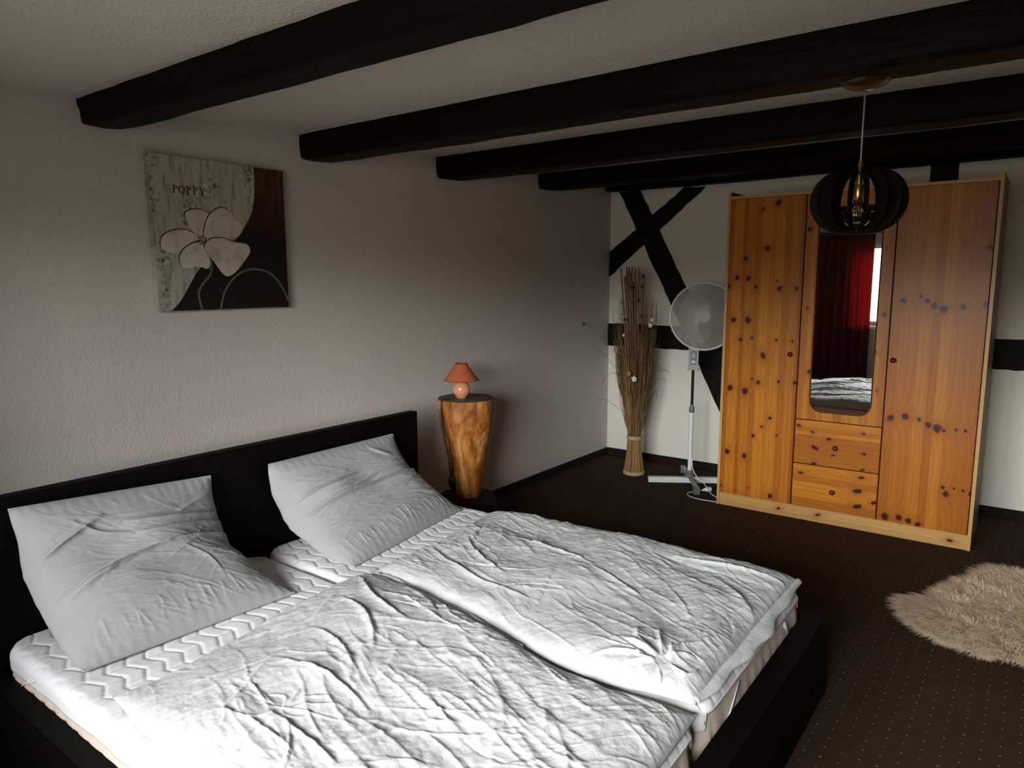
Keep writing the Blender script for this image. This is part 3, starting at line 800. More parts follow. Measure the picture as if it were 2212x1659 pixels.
# ------------------------------------------------------------------ canvas picture
def canvas_mats():
    out = []
    m = NT('painted_pale_streaks', .6, None, .2)
    c = m.coords((1, 22, 3)); f = m.noise(c, 2.0, 5, .65); c2 = m.coords(); f2 = m.noise(c2, 60, 4, .7)
    sep = m.n('ShaderNodeSeparateXYZ'); m.l(m.coords(), sep.inputs[0])
    teal = m.ramp(sep.outputs[2], [(.0,(1,1,1)),(1,(0,0,0))]); teal = m.math('MULTIPLY', m.math('SUBTRACT', 1.72, sep.outputs[2]), 2.6, clamp=True)
    col = m.ramp(f, [(.3,(.15,.135,.10)),(.47,(.38,.36,.29)),(.7,(.52,.49,.42))])
    col = m.mix(m.math('MULTIPLY', teal, .5), col, (.22,.28,.245))
    gm = m.noise(m.coords((1,4,2)), 2.5, 3)
    mk = m.math('MULTIPLY', m.ramp(f2, [(.50,(0,0,0)),(.60,(1,1,1))]), m.ramp(gm, [(.47,(0,0,0)),(.60,(1,1,1))]))
    col = m.mix(m.math('MULTIPLY', mk, .85), col, (.05,.045,.03))
    m.l(col, m.b.inputs['Base Color']); m.bump(f2, .3, .003); out.append(m.mat)
    m = NT('painted_dark_brown', .5, None, .3)
    c = m.coords((1, 16, 3)); f = m.noise(c, 2.2, 4, .6)
    sep = m.n('ShaderNodeSeparateXYZ'); m.l(m.coords(), sep.inputs[0])
    up = m.math('MULTIPLY', m.math('SUBTRACT', sep.outputs[2], 1.76), 4.0, clamp=True)
    m.l(m.mix(up, (.010,.006,.006), m.ramp(f, [(.35,(.030,.009,.005)),(.7,(.11,.04,.017))])), m.b.inputs['Base Color']); out.append(m.mat)
    m = NT('painted_petal', .6, None, .2)
    f = m.noise(m.coords((1,7,5)), 2.6, 4, .6, .8)
    m.l(m.ramp(f, [(.3,(.36,.31,.24)),(.5,(.55,.48,.42)),(.75,(.62,.55,.49))]), m.b.inputs['Base Color']); out.append(m.mat)
    out.append(plain('painted_outline', (.035,.028,.02), .6))
    out.append(plain('painted_stem', (.09,.10,.075), .6))
    return out
cy0, cy1, cz0, cz1 = 1.534, 2.190, 1.424, 2.084
FX = XW+.036
pic = empty('canvas_picture', (XW, (cy0+cy1)/2, cz0), 'square canvas painting of a white poppy on cream and brown, hung on left wall', 'picture')
b = MB(); b.box(XW+.001, FX, cy0, cy1, cz0, cz1, 0, .002)
def poly(b, pts, x, m, tri=True):
    b.prism([(p[0], p[1]) for p in pts], 'yz', x-.0006, x, m)
bound = [(2.028,cz1-.002),(2.030,1.996),(2.020,1.923),(1.999,1.858),(1.966,1.807),(1.918,1.747),(1.775,1.647),(1.721,1.599),(1.689,1.553),(1.634,1.47),(1.588,cz0+.002)]
bc = [tuple(p) for p in catmull(bound, 5)]
poly(b, [(cy1-.002,cz0+.002),(cy1-.002,cz1-.002)]+bc, FX+.0006, 1)
def strip(b, pts, w, x, m):
    P = np.array(catmull(pts, 10)); T = np.gradient(P, axis=0); T /= np.linalg.norm(T, axis=1)[:,None]
    N = np.stack([-T[:,1], T[:,0]], -1)*w/2
    for i in range(len(P)-1):
        q = [P[i]+N[i], P[i+1]+N[i+1], P[i+1]-N[i+1], P[i]-N[i]]
        b.add([(x, *p) for p in q], [(0,1,2,3)], m)
strip(b, [(1.787,1.66),(1.781,1.59),(1.737,1.538),(1.717,1.496),(1.729,cz0+.004)], .011, FX+.0011, 4)
strip(b, [(1.819,cz0+.004),(1.849,1.514),(1.919,1.586),(2.01,1.610),(2.101,1.583),(2.165,1.505),(2.184,1.455)], .010, FX+.0011, 4)
pets = [[(1.732,1.752),(1.695,1.787),(1.679,1.831),(1.688,1.854),(1.74,1.867),(1.789,1.852),(1.793,1.834),(1.763,1.763)],
 [(1.757,1.753),(1.777,1.824),(1.81,1.863),(1.853,1.883),(1.889,1.869),(1.914,1.842),(1.949,1.806),(1.93,1.762),(1.865,1.749),(1.781,1.738)],
 [(1.736,1.743),(1.704,1.765),(1.652,1.775),(1.594,1.759),(1.565,1.731),(1.566,1.691),(1.616,1.673),(1.66,1.69),(1.691,1.718)],
 [(1.75,1.725),(1.695,1.714),(1.655,1.685),(1.638,1.648),(1.649,1.612),(1.683,1.61),(1.723,1.618),(1.767,1.609),(1.78,1.642),(1.767,1.679)],
 [(1.757,1.712),(1.792,1.741),(1.849,1.746),(1.901,1.732),(1.966,1.724),(1.984,1.696),(1.968,1.666),(1.909,1.601),(1.864,1.576),(1.833,1.591),(1.795,1.643),(1.767,1.679)]]
for i, p in enumerate(pets):
    C_ = np.array(catmull(p, 6, True)); c = C_.mean(0)
    o = c+(C_-c)*1.0+np.array([-.0035, .004])
    x = FX+.0016+i*.0010
    poly(b, [tuple(q) for q in o], x, 3)
    poly(b, [tuple(q) for q in C_], x+.0005, 2)
for k in range(26):
    a = k*2.4; rr_ = .004+.019*math.sqrt(k/26); c = (1.748+rr_*math.cos(a), 1.731+rr_*math.sin(a))
    poly(b, [(c[0]+.0032*math.cos(t), c[1]+.0032*math.sin(t)) for t in np.linspace(0, 2*PI, 7)[:-1]], FX+.0075, 3 if k % 3 else 2)
b.build('canvas', canvas_mats(), pic, fix=False)
# lettering POPPY, serif capitals
b = MB(); xL = FX+.0010
def q(pts): b.prism(pts, 'yz', xL-.0006, xL, 0)
H_ = .034
def letP(x, z):
    s = .0052
    q([(x+.003,z),(x+.003+s,z),(x+.003+s,z+H_),(x+.003,z+H_)])
    q([(x-.001,z),(x+.012,z),(x+.012,z+.002),(x-.001,z+.002)]); q([(x-.001,z+H_-.002),(x+.009,z+H_-.002),(x+.009,z+H_),(x-.001,z+H_)])
    ro = [(x+.007+.0145*math.cos(a), z+H_*.735+H_*.265*math.sin(a)) for a in np.linspace(-PI/2, PI/2, 13)]
    ri = [(x+.006+.0090*math.cos(a), z+H_*.735+H_*.200*math.sin(a)) for a in np.linspace(-PI/2, PI/2, 13)]
    for i in range(12): q([ro[i], ro[i+1], ri[i+1], ri[i]])
def letO(x, z):
    c = (x+.015, z+H_/2)
    A = np.linspace(0, 2*PI, 29)
    for i in range(28):
        q([(c[0]+.0155*math.cos(A[i]), c[1]+H_*.52*math.sin(A[i])), (c[0]+.0155*math.cos(A[i+1]), c[1]+H_*.52*math.sin(A[i+1])),
           (c[0]+.0095*math.cos(A[i+1]), c[1]+H_*.455*math.sin(A[i+1])), (c[0]+.0095*math.cos(A[i]), c[1]+H_*.455*math.sin(A[i]))])
def letY(x, z):
    m = x+.014
    q([(m-.003,z),(m+.003,z),(m+.003,z+H_*.48),(m-.003,z+H_*.48)])
    q([(m-.0022,z+H_*.42),(m+.0022,z+H_*.42),(x+.007,z+H_),(x+.001,z+H_)]); q([(m-.0010,z+H_*.42),(m+.0020,z+H_*.42),(x+.0265,z+H_),(x+.0238,z+H_)])
    q([(m-.006,z),(m+.006,z),(m+.006,z+.002),(m-.006,z+.002)]); q([(x-.002,z+H_-.002),(x+.009,z+H_-.002),(x+.009,z+H_),(x-.002,z+H_)]); q([(x+.020,z+H_-.002),(x+.030,z+H_-.002),(x+.030,z+H_),(x+.020,z+H_)])
z = 1.928
letP(1.630, z); letO(1.656, z); letP(1.692, z); letP(1.721, z); letY(1.750, z)
b.build('lettering', plain('black_lettering', (.015,.012,.012), .5), pic, fix=True)

# ------------------------------------------------------------------ stump pedestal and table lamp
SX, SY = -2.705, 3.165
ped = empty('stump_pedestal', (SX, SY, 0), 'hewn wooden tree stump pedestal tapering down to a dark round base', 'pedestal')
def rough_lathe(c, prof, n, amp, fac, seed, facets=0):
    vs = []
    for i, (r, z) in enumerate(prof):
        for j in range(n):
            a = 2*PI*j/n
            rr = r
            if facets:
                fa = (a*facets/(2*PI)) % 1-.5
                rr = r*(.955+.045*math.cos(PI/facets)/math.cos(fa*2*PI/facets))*(1-.018*(abs(fa)*2)**0)
            rr *= 1+amp*float(fbm(np.array(3*math.cos(a)+seed+10), np.array(3*math.sin(a)+z*fac+10), 3))
            vs.append((c[0]+rr*math.cos(a), c[1]+rr*math.sin(a), c[2]+z))
    k = len(prof)
    fs = [(i*n+j, i*n+(j+1)%n, (i+1)*n+(j+1)%n, (i+1)*n+j) for i in range(k-1) for j in range(n)]
    return vs, fs+[tuple(reversed(range(n))), tuple((k-1)*n+j for j in range(n))]
b = MB(); vs, fs = rough_lathe((SX, SY, 0), [(.175,0),(.182,.02),(.184,.12),(.182,.235),(.176,.258),(.160,.27)], 64, .03, 2, 1)
b.add(vs, fs); b.build('pedestal_base', M['base_stump'], ped, True, 50)
prof = [(.085,.268)]+[(np.interp(t, [0,.25,.55,.8,.92,1], [.088,.104,.135,.163,.169,.166]), .27+(.862-.27)*t) for t in np.linspace(.02, 1, 40)]
b = MB(); vs, fs = rough_lathe((SX, SY, 0), prof, 96, .06, 9, 4, 7)
b.add(vs, fs[:-1]); b.build('pedestal_trunk', M['stump'], ped, True, 35)
b = MB(); vs, fs = rough_lathe((SX, SY, 0), [(.166,.8615),(.1665,.864),(.160,.868)], 96, .05, 0, 4, 9); 
top_pts = [(SX+(p[0]-SX)*1.0, SY+(p[1]-SY)*1.0, p[2]) for p in vs]
b.add(top_pts, fs); b.build('pedestal_top', M['stump_top'], ped, True, 50)

LX, LY, LZ = -2.703, 3.127, .868
lamp = empty('table_lamp', (LX, LY, LZ), 'small table lamp with orange cone shade and round peach base on stump', 'lamp')
b = MB(); pr = [(.024,0),(.030,.003)]+[(.052*math.sin(a), .053-.052*math.cos(a)) for a in np.linspace(.7, PI-.28, 26)]
b.lathe((LX,LY,LZ), pr, 40); b.build('lamp_base', M['ceramic'], lamp, True, 50)
b = MB(); b.lathe((LX,LY,LZ), [(.013,.101),(.013,.112),(.010,.114),(.010,.150)], 20); b.build('lamp_socket', M['brass'], lamp, True, 40)
b = MB(); n = 56
for (r0, z0, r1_, z1) in ((.101,.108,.034,.205),):
    b.lathe((LX,LY,LZ), [(r0,z0),(r1_,z1)], n, cap=False)
    b.lathe((LX,LY,LZ), [(r1_-.0015,z1),(r0-.0015,z0)], n, cap=False)
b.build('lamp_shade', M['shade'], lamp, True)
b = MB()
for (r0, z0) in ((.101,.108),(.034,.205)):
    b.tube([(LX+r0*math.cos(a), LY+r0*math.sin(a), LZ+z0) for a in np.linspace(0, 2*PI, 49)], .0022, 6, caps=False)
b.build('shade_trim', M['shade_rim'], lamp, True)
b = MB(); b.lathe((LX,LY,LZ), [(.008,.150),(.022,.165),(.024,.178),(.015,.192),(.004,.197)], 20); b.build('light_bulb', M['white_plastic'], lamp, True)
# cord: over the stump edge facing the bed, down, switch, back up and down again
def polar(a, r, z): return (SX+r*math.cos(a), SY+r*math.sin(a), z)
def rs(z): return float(np.interp(z, [.27,.42,.60,.74,.81,.866], [.094,.111,.142,.170,.178,.176]))+.006
A0 = -PI*.555
path = [(LX-.035, LY-.03, .873), polar(A0+.1, .11, .873), polar(A0, .155, .874), polar(A0, .181, .868)]
for z in np.linspace(.84, .40, 12): path.append(polar(A0-.06*(.84-z), rs(z), z))
b = MB(); b.tube([tuple(p) for p in catmull(path, 5)], .0028, 6)
path = [polar(A0-.03, rs(.34)+.006, .33), polar(A0+.06, rs(.30)+.004, .285), polar(A0+.2, rs(.31)+.004, .30), polar(A0+.16, rs(.34)+.004, .34)]
b.tube([tuple(p) for p in catmull(path, 6)], .0028, 6)
path = [polar(A0+.17, rs(z)+.002, z) for z in np.linspace(.40, .62, 6)]+[polar(A0+.06, rs(.72), .72), polar(A0+.02, rs(.80), .80), polar(A0+.03, .183, .866), polar(A0+.1,.15,.873)]
b.tube([tuple(p) for p in catmull(path, 6)], .0028, 6)
A1 = PI*.12
path = [polar(A1-.25, .15, .873), polar(A1-.05, .182, .872)]+[polar(A1, rs(z)+.003, z) for z in np.linspace(.84, .30, 12)]+[polar(A1, .14, .278), polar(A1+.8, .16, .277)]
b.tube([tuple(p) for p in catmull(path, 5)], .0028, 6)
b.build('lamp_cord', M['cordblack'], lamp, True)
for (a, z0, z1, nm) in ((A0-.035, .335, .405, 'cord_switch'), (A0+.165, .335, .405, 'lamp_plug')):
    b = MB(); b.tube([polar(a, rs(z)+.006, z) for z in (z0, z0+.006, (z0+z1)/2, z1-.006, z1)], [.006,.012,.013,.012,.006], 10)
    b.build(nm, M['cordblack'], lamp, True, 50)

# ------------------------------------------------------------------ wardrobe
wx0, wx1, wy, wd, wh = -1.721, -.218, 4.706, .56, 2.096
war = empty('wardrobe', ((wx0+wx1)/2, wy+wd/2, 0), 'three-door orange pine wardrobe with mirror and two drawers', 'wardrobe')
th = .018
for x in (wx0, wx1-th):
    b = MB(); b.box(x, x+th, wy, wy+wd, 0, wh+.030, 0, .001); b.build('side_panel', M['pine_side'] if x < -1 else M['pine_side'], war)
# pale front edges of the carcass
for x in (wx0, wx1-th):
    b = MB(); b.box(x, x+th, wy-.0015, wy, 0, wh+.030); b.build('edge_strip', M['pine_pale'], war)
b = MB(); b.box(wx0+th, wx1-th, wy, wy+wd, wh-.018, wh); b.build('top_panel', M['pine_pale'], war)
b = MB(); b.box(wx0+th, wx1-th, wy+wd-.006, wy+wd, .05, wh-.018); b.build('back_panel', M['pine_pale'], war)
b = MB(); b.box(wx0+th, wx1-th, wy+.006, wy+.024, 0, .088); b.build('plinth', M['pine_pale'], war)
b = MB(); b.box(wx0+th, wx1-th, wy+.024, wy+wd-.006, .070, .088); b.build('bottom_panel', M['pine_pale'], war)
for x in (-1.222, -.716):
    b = MB(); b.box(x-.011, x+.011, wy+.0195, wy+wd-.006, .088, wh-.018); b.build('divider_panel', M['groove'], war)
dt = .019; dz0, dz1 = .090, wh-.020
def knob(parent, x, z, y=wy):
    b = MB(); n = 20; prof = [(.006,0),(.006,.008),(.015,.012),(.0165,.018),(.014,.024),(.006,.028),(.0005,.029)]
    vs = []
    for r, d in prof:
        for j in range(n):
            a = 2*PI*j/n; vs.append((x+r*math.cos(a), y-d, z+r*math.sin(a)))
    k = len(prof)
    b.add(vs, [(i*n+j, i*n+(j+1)%n, (i+1)*n+(j+1)%n, (i+1)*n+j) for i in range(k-1) for j in range(n)]+[tuple(range(n)), tuple(reversed(range((k-1)*n, k*n)))])
    b.build('knob', M['knob'], parent, True, 60)
def panel(name, x0, x1, z0, z1, mat, label=None):
    b = MB(); b.box(x0, x1, wy, wy+dt, z0, z1, 0, .0035)
    o = b.build(name, mat, war)
    if label: o['label'] = label
    return o
dl = panel('door', wx0+th+.001, -1.228, dz0, dz1, M['pine_left']); knob(dl, -1.273, 1.080)
dm = panel('door', -1.219, -.720, .668, dz1, M['pine_mid'], 'middle door with a tall rounded mirror')
dr = panel('door', -.711, wx1-th-.006, dz0, dz1, M['pine_right']); knob(dr, -.683, 1.079)
d1 = panel('drawer', -1.219, -.720, .378, .662, M['pine_d1']); knob(d1, -.970, .504)
d2 = panel('drawer', -1.219, -.720, dz0, .372, M['pine_d2']); knob(d2, -.972, .218)
b = MB(); b.box(wx1-th-.022, wx1-th-.0002, wy+.0195, wy+.030, dz0, dz1); b.build('divider_panel', M['groove'], war)
# mirror with rounded corners
def rrect(x0, x1, z0, z1, r, n=8):
    pts = []
    for (cx, cz, a0) in ((x1-r, z1-r, 0), (x0+r, z1-r, PI/2), (x0+r, z0+r, PI), (x1-r, z0+r, 1.5*PI)):
        pts += [(cx+r*math.cos(a0+k*PI/2/n), cz+r*math.sin(a0+k*PI/2/n)) for k in range(n+1)]
    return pts
mo = rrect(-1.137, -.790, .728, 1.985, .07)
b = MB(); b.prism(mo, 'xz', wy-.0012, wy-.0002); b.build('mirror', M['mirror'], dm)
mi = rrect(-1.141, -.786, .724, 1.989, .074)
b = MB(); pts = [(p[0], wy-.0014, p[1]) for p in mi]; b.tube(pts+[pts[0]], .0035, 6, caps=False); b.build('mirror_bead', M['groove'], dm, True)
b = MB(); n = 16
b.add([(-.765+r*math.cos(2*PI*j/n), wy-.0012, 1.082+r*math.sin(2*PI*j/n)) for r in (.0075,) for j in range(n)], [tuple(range(n))]); b.build('keyhole_ring', M['pine_pale'], dm)
b = MB(); b.add([(-.765+.003*math.cos(2*PI*j/n), wy-.0018, 1.082+.003*math.sin(2*PI*j/n)) for j in range(n)], [tuple(range(n))]); b.build('keyhole', M['dark_plastic'], dm)

# ------------------------------------------------------------------ pendant lamp
PX, PY, PZ = -.487, 2.455, 1.797
pend = empty('pendant_lamp', (PX, PY, PZ), 'round pendant lamp of dark brown curved slats hanging from ceiling beam', 'lamp')
b = MB(); b.lathe((PX,PY,2.150), [(.070,0),(.069,-.006),(.060,-.014),(.042,-.022),(.018,-.027),(.006,-.029)], 36); b.build('ceiling_canopy', M['bronze'], pend, True, 50)
b = MB(); b.tube([(PX,PY,2.118),(PX,PY,PZ+.075)], .0028, 8); b.build('pendant_cord', M['cord_clear'], pend, True)
b = MB(); b.lathe((PX,PY,PZ), [(.006,.115),(.009,.10),(.009,.045)], 16); b.build('cord_tube', M['brass'], pend, True, 40)
b = MB(); b.lathe((PX,PY,PZ), [(.014,.045),(.0155,.04),(.0155,.005),(.013,.0)], 20); b.build('bulb_socket', M['brass'], pend, True, 40)
b = MB(); b.lathe((PX,PY,PZ), [(.012,.002)]+[(.039*math.sin(a), -.046+.039*math.cos(a)) for a in np.linspace(.35, PI-.05, 22)], 28); b.build('light_bulb', M['bulb'], pend, True, 60)
b = MB()
for k in range(12):
    a = k*PI/6
    b.tube([(PX+.004*math.cos(a), PY+.004*math.sin(a), PZ-.004), (PX+.015*math.cos(a), PY+.015*math.sin(a), PZ-.03), (PX+.012*math.cos(a), PY+.012*math.sin(a), PZ-.055)], .0009, 4)
b.build('filament', M['filament'], pend, True)
NS = 16
def slat_bm(a):
    b = MB(); ou = []; inn = []
    for t in np.linspace(-PI*.5, PI*.5, 25):
        ou.append((.022+.118*math.cos(t)**.8 if math.cos(t) > 1e-6 else .022, .098*math.sin(t)))
        inn.append((.022+.070*max(math.cos(t), 0)**.9, .082*math.sin(t)))
    ca, sa = math.cos(a), math.sin(a); w = .0016
    vs = []
    for (r, z) in ou+inn:
        for s_ in (-w, w): vs.append((PX+r*ca-s_*sa, PY+r*sa+s_*ca, PZ+z-.004))
    n = 25; fs = []
    O = lambda i, s_: 2*i+s_
    I_ = lambda i, s_: 2*(n+i)+s_
    for i in range(n-1):
        fs += [(O(i,0),O(i+1,0),I_(i+1,0),I_(i,0)), (O(i,1),I_(i,1),I_(i+1,1),O(i+1,1)), (O(i,0),O(i,1),O(i+1,1),O(i+1,0)), (I_(i,0),I_(i+1,0),I_(i+1,1),I_(i,1))]
    fs += [(O(0,0),I_(0,0),I_(0,1),O(0,1)), (O(n-1,0),O(n-1,1),I_(n-1,1),I_(n-1,0))]
    b.add(vs, fs); return b
for k in range(NS): slat_bm(2*PI*k/NS-math.radians(67.5)).build('shade_slat', M['slat'], pend)
for zz in (.082, -.084):
    b = MB(); n = 36; vs = []
    for (r, d) in ((.016,-.0015),(.036,-.0015),(.036,.0015),(.016,.0015)):
        for j in range(n): vs.append((PX+r*math.cos(2*PI*j/n), PY+r*math.sin(2*PI*j/n), PZ-.004+zz+d))
    b.add(vs, [(i*n+j, i*n+(j+1)%n, ((i+1)%4)*n+(j+1)%n, ((i+1)%4)*n+j) for i in range(4) for j in range(n)])
    b.build('shade_ring', M['slat'], pend)

# ------------------------------------------------------------------ standing fan
FXc, FYc = -2.085, 5.095
fan = empty('standing_fan', (FXc, FYc, 0), 'white standing fan with round mesh grille beside the wardrobe', 'fan')
d1v = Vector((.845,.535,0)).normalized(); d2v = Vector((.535,-.845,0)).normalized()
def obox(b, c, d, half, w, z0, z1, m=0):
    nn = Vector((-d.y, d.x, 0)); c = Vector(c)
    vs = []
    for z in (z0, z1):
        for (s_, t_) in ((-1,-1),(1,-1),(1,1),(-1,1)):
            p = c+d*half*s_+nn*w*t_; vs.append((p.x, p.y, z))
    b.add(vs, [(0,3,2,1),(4,5,6,7),(0,1,5,4),(1,2,6,5),(2,3,7,6),(3,0,4,7)], m)
b = MB(); obox(b, (FXc,FYc,0), d1v, .315, .021, 0.002, .042); b.build('base_bar', M['white_metal'], fan)
b = MB(); obox(b, (FXc,FYc,0), d2v, .285, .017, 0.0425, .052)
b.build('base_bar', M['light_grey_plastic'], fan)
for s_ in (1, -1):
    c = Vector((FXc,FYc,0))+d2v*.295*s_; b = MB(); obox(b, c, d2v, .028, .022, 0.0, .0525); b.build('foot_cap', M['grey_plastic'], fan)
b = MB(); b.lathe((FXc,FYc,0), [(.040,.0525),(.040,.070),(.030,.080),(.024,.10)], 28); b.build('base_collar', M['grey_plastic'], fan, True, 40)
b = MB(); b.tube([(FXc,FYc,.08),(FXc,FYc,.565)], .0165, 20); b.build('lower_pole', M['white_metal'], fan, True, 50)
b = MB(); b.lathe((FXc,FYc,0), [(.018,.553),(.021,.560),(.020,.585),(.014,.600),(.013,.615)], 20); b.build('height_collar', M['grey_plastic'], fan, True, 40)
b = MB(); b.tube([(FXc,FYc,.60),(FXc,FYc,.90)], .0105, 16); b.build('upper_pole', M['dark_plastic'], fan, True, 50)
fdir = Vector((0.385,-.92,.06)).normalized()        # grille faces the room
flat = Vector((fdir.x, fdir.y, 0)).normalized(); side = Vector((-flat.y, flat.x, 0))
def cbox(name, mat, cz, hz, hw, hd, off=0, bev=.004, parent=fan, sx=0):
    bm = bmesh.new(); bmesh.ops.create_cube(bm, size=1)
    for v in bm.verts:
        p = Vector((FXc, FYc, cz))+side*(v.co.x*2*hw+sx)+flat*(v.co.y*2*hd+off)+Vector((0,0,v.co.z*2*hz)); v.co = p
    bmesh.ops.bevel(bm, geom=bm.edges[:], offset=bev, segments=2, affect='EDGES'); bm.verts.index_update()
    o = mesh_obj(name, [tuple(v.co) for v in bm.verts], [tuple(v.index for v in f.verts) for f in bm.faces], mat, parent); bm.free(); return o
cb_ = cbox('control_box', M['light_grey_plastic'], .965, .082, .036, .034)
cbox('control_panel', M['grey_plastic'], .975, .052, .020, .004, .036, .002, cb_)
cbox('switch_button', M['white_plastic'], .945, .010, .014, .003, .041, .001, cb_)
cbox('switch_button', M['grille'], .995, .020, .012, .002, .041, .001, cb_)
HC = Vector((FXc+.075, FYc-.01, 1.287))+flat*.03
up = Vector((0,0,1)); fs_ = fdir.cross(up).normalized(); fu = fs_.cross(fdir).normalized()
def P(r, a, d): return HC+fs_*(r*math.cos(a))+fu*(r*math.sin(a))+fdir*d
RG = .246
b = MB(); b.tube([HC-fdir*.11, HC-fdir*.10, HC-fdir*.05, HC-fdir*.005], [.045,.058,.060,.050], 24); b.build('motor_housing', M['white_plastic'], fan, True, 50)
b = MB(); b.tube([(FXc,FYc,1.035),(FXc,FYc,1.18), tuple(HC-fdir*.07)], [.024,.026,.03], 14); b.build('neck', M['white_plastic'], fan, True, 50)
def grille(name, sgn, depth, mat, nw=96, nr=15):
    b = MB()
    def dz(r): return sgn*(depth*(1-(r/RG)**3)+.004)
    for k in range(nw):
        a0 = 2*PI*k/nw
        b.tube([P(r, a0+sgn*1.3*(1-r/RG), dz(r)) for r in np.linspace(.045, RG-.003, 9)], .0012, 3, caps=False)
    for k in range(nr):
        r = .055+(RG-.065)*k/(nr-1)
        b.tube([P(r, a, dz(r)) for a in np.linspace(0, 2*PI, 57)], .0012, 3, caps=False)
    return b.build(name, mat, fan, False, fix=False)
grille('front_grille', 1, .062, M['grille'], 150, 32)
grille('rear_grille', -1, .075, M['grille'], 80, 10)
b = MB(); b.tube([P(RG, a, 0) for a in np.linspace(0, 2*PI, 73)], .0068, 8, caps=False); b.build('grille_rim', M['white_metal'], fan, True)
b = MB(); b.tube([P(.0,0,.062), P(0,0,.070)], [.048,.044], 32); b.build('grille_badge', M['grille'], fan, True, 50)
for k in range(4):
    a = PI*.25+k*PI/2+.35
    b = MB(); c0 = P(RG+.004, a, 0); b.tube([P(RG+.001, a, -.008), P(RG+.006, a, 0), P(RG+.001, a, .008)], .006, 6); b.build('rim_clip', M['white_plastic'], fan, True)
b = MB(); b.tube([P(0,0,-.006), P(0,0,.03), P(0,0,.038)], [.036,.034,.018], 24); b.build('blade_hub', M['blade'], fan, True, 50)
for k in range(3):
    a0 = 2*PI*k/3+.4; vs = []; nr, na = 12, 14
    for i in range(nr):
        r = .030+(RG-.045-.030)*i/(nr-1); wdt = .30+.62*math.sin(PI*min(1, .12+.80*i/(nr-1)))**.8
        for j in range(na):
            t = j/(na-1)-.5
            vs.append(P(r, a0+t*wdt*1.35+.5*i/(nr-1), .016+.020*t*2))
    fsb = [(i*na+j, i*na+j+1, (i+1)*na+j+1, (i+1)*na+j) for i in range(nr-1) for j in range(na-1)]
    o = mesh_obj('fan_blade', vs, fsb, M['blade'], fan, True); s_ = o.modifiers.new('s', 'SOLIDIFY'); s_.thickness = .002
# white cord: off the base, a loop on the carpet with its plug
cordp = [(-2.066,5.085,.20),(-2.05,5.07,.12),(-2.00,5.045,.065),(-1.93,4.98,.055),(-1.83,4.88,.012),(-1.76,4.83,.006),(-1.7235,4.81,.005)]
b = MB(); b.tube([tuple(p) for p in catmull(cordp, 8)], .0034, 6)
cordp = [(-1.7235,4.725,.005),(-1.77,4.722,.005),(-1.84,4.715,.005),(-1.93,4.74,.005),(-1.975,4.80,.005),(-1.96,4.86,.005),(-1.925,4.90,.008),(-1.90,4.915,.012)]
b.tube([tuple(p) for p in catmull(cordp, 8)], .0034, 6)
b.build('power_cord', M['white_metal'], fan, True)
b = MB(); b.tube([(-1.910,4.905,.012),(-1.898,4.918,.017),(-1.878,4.935,.019),(-1.858,4.950,.019),(-1.855,4.953,.018)], [.005,.010,.018,.019,.014], 14); b.build('power_plug', M['white_metal'], fan, True, 50)

# ------------------------------------------------------------------ dried reed bundle
BX, BY = -2.552, 5.075
ree = empty('dried_reed_bundle', (BX, BY, 0), 'tall dried bundle of brown canes and grasses tied near its foot', 'dried bundle')
M['cane'] = plain('brown_cane', (.20,.115,.060), .6)
M['grass'] = plain('dried_brown_grass', (.125,.055,.018), .8)
M['grass2'] = plain('golden_straw', (.30,.165,.065), .8)
M['seed'] = plain('dark_seed_head', (.06,.034,.02), .8)
M['petal'] = plain('pale_dried_petal', (.66,.60,.54), .7)
M['band'] = plain('raffia_band', (.50,.36,.20), .7)
rb = random.Random(4)
b = MB(); b.lathe((BX,BY,0), [(.084,0),(.087,.004),(.087,.022),(.080,.028)], 40); b.build('base_ring', M['band'], ree, True, 40)
b = MB()
for k in range(130):
    a = rb.uniform(0, 2*PI); q_ = math.sqrt(rb.random()) if k > 70 else 1
    r0, r1b = .078*q_, .052*q_
    b.tube([(BX+r0*math.cos(a), BY+r0*math.sin(a), .026), (BX+.060*q_*math.cos(a), BY+.060*q_*math.sin(a), .16), (BX+r1b*math.cos(a), BY+r1b*math.sin(a), .31)], .0042, 4)
b.lathe((BX,BY,0), [(.070,.027),(.054,.16),(.046,.31)], 24)
tag(b.build('lower_straw', M['grass2'], ree), kind='stuff')
b = MB()
for z in (.292,.302,.312): b.tube([(BX+.058*math.cos(a), BY+.058*math.sin(a), z) for a in np.linspace(0, 2*PI, 33)], .0052, 6, caps=False)
b.build('tie_band', M['band'], ree, True)
for k in range(26):     # canes
    a = rb.uniform(0, 2*PI); q_ = math.sqrt(rb.random()); r0 = .03*q_; r1b = .085*q_
    ox = rb.choice([-.045,.0,.045,.01,-.02]); top = rb.uniform(1.50,1.68)*1.0
    ang = (BX+r0*math.cos(a), BY+r0*math.sin(a), .32)
    topp = (BX-.055+ox+r1b*math.cos(a)*.8, BY+r1b*math.sin(a)*.6, top)
    b = MB(); m_ = [tuple(np.array(ang)*(1-t)+np.array(topp)*t+np.array([.01*math.sin(PI*t)*rb.uniform(-1,1),0,0])) for t in np.linspace(0,1,7)]
    b.tube(m_, rb.uniform(.0045,.0065), 6); b.build('cane', M['cane'], ree, True, 50)
def wob(p0, p1, bend, n=9):
    p0, p1 = np.array(p0), np.array(p1); pd = np.array(bend); ph = rb.uniform(0,6)
    return [tuple(p0*(1-t)+p1*t+pd*math.sin(PI*t)+.006*math.sin(9*t+ph)*np.array([1,.5,0])) for t in np.linspace(0,1,n)]
b = MB(); b2 = MB()
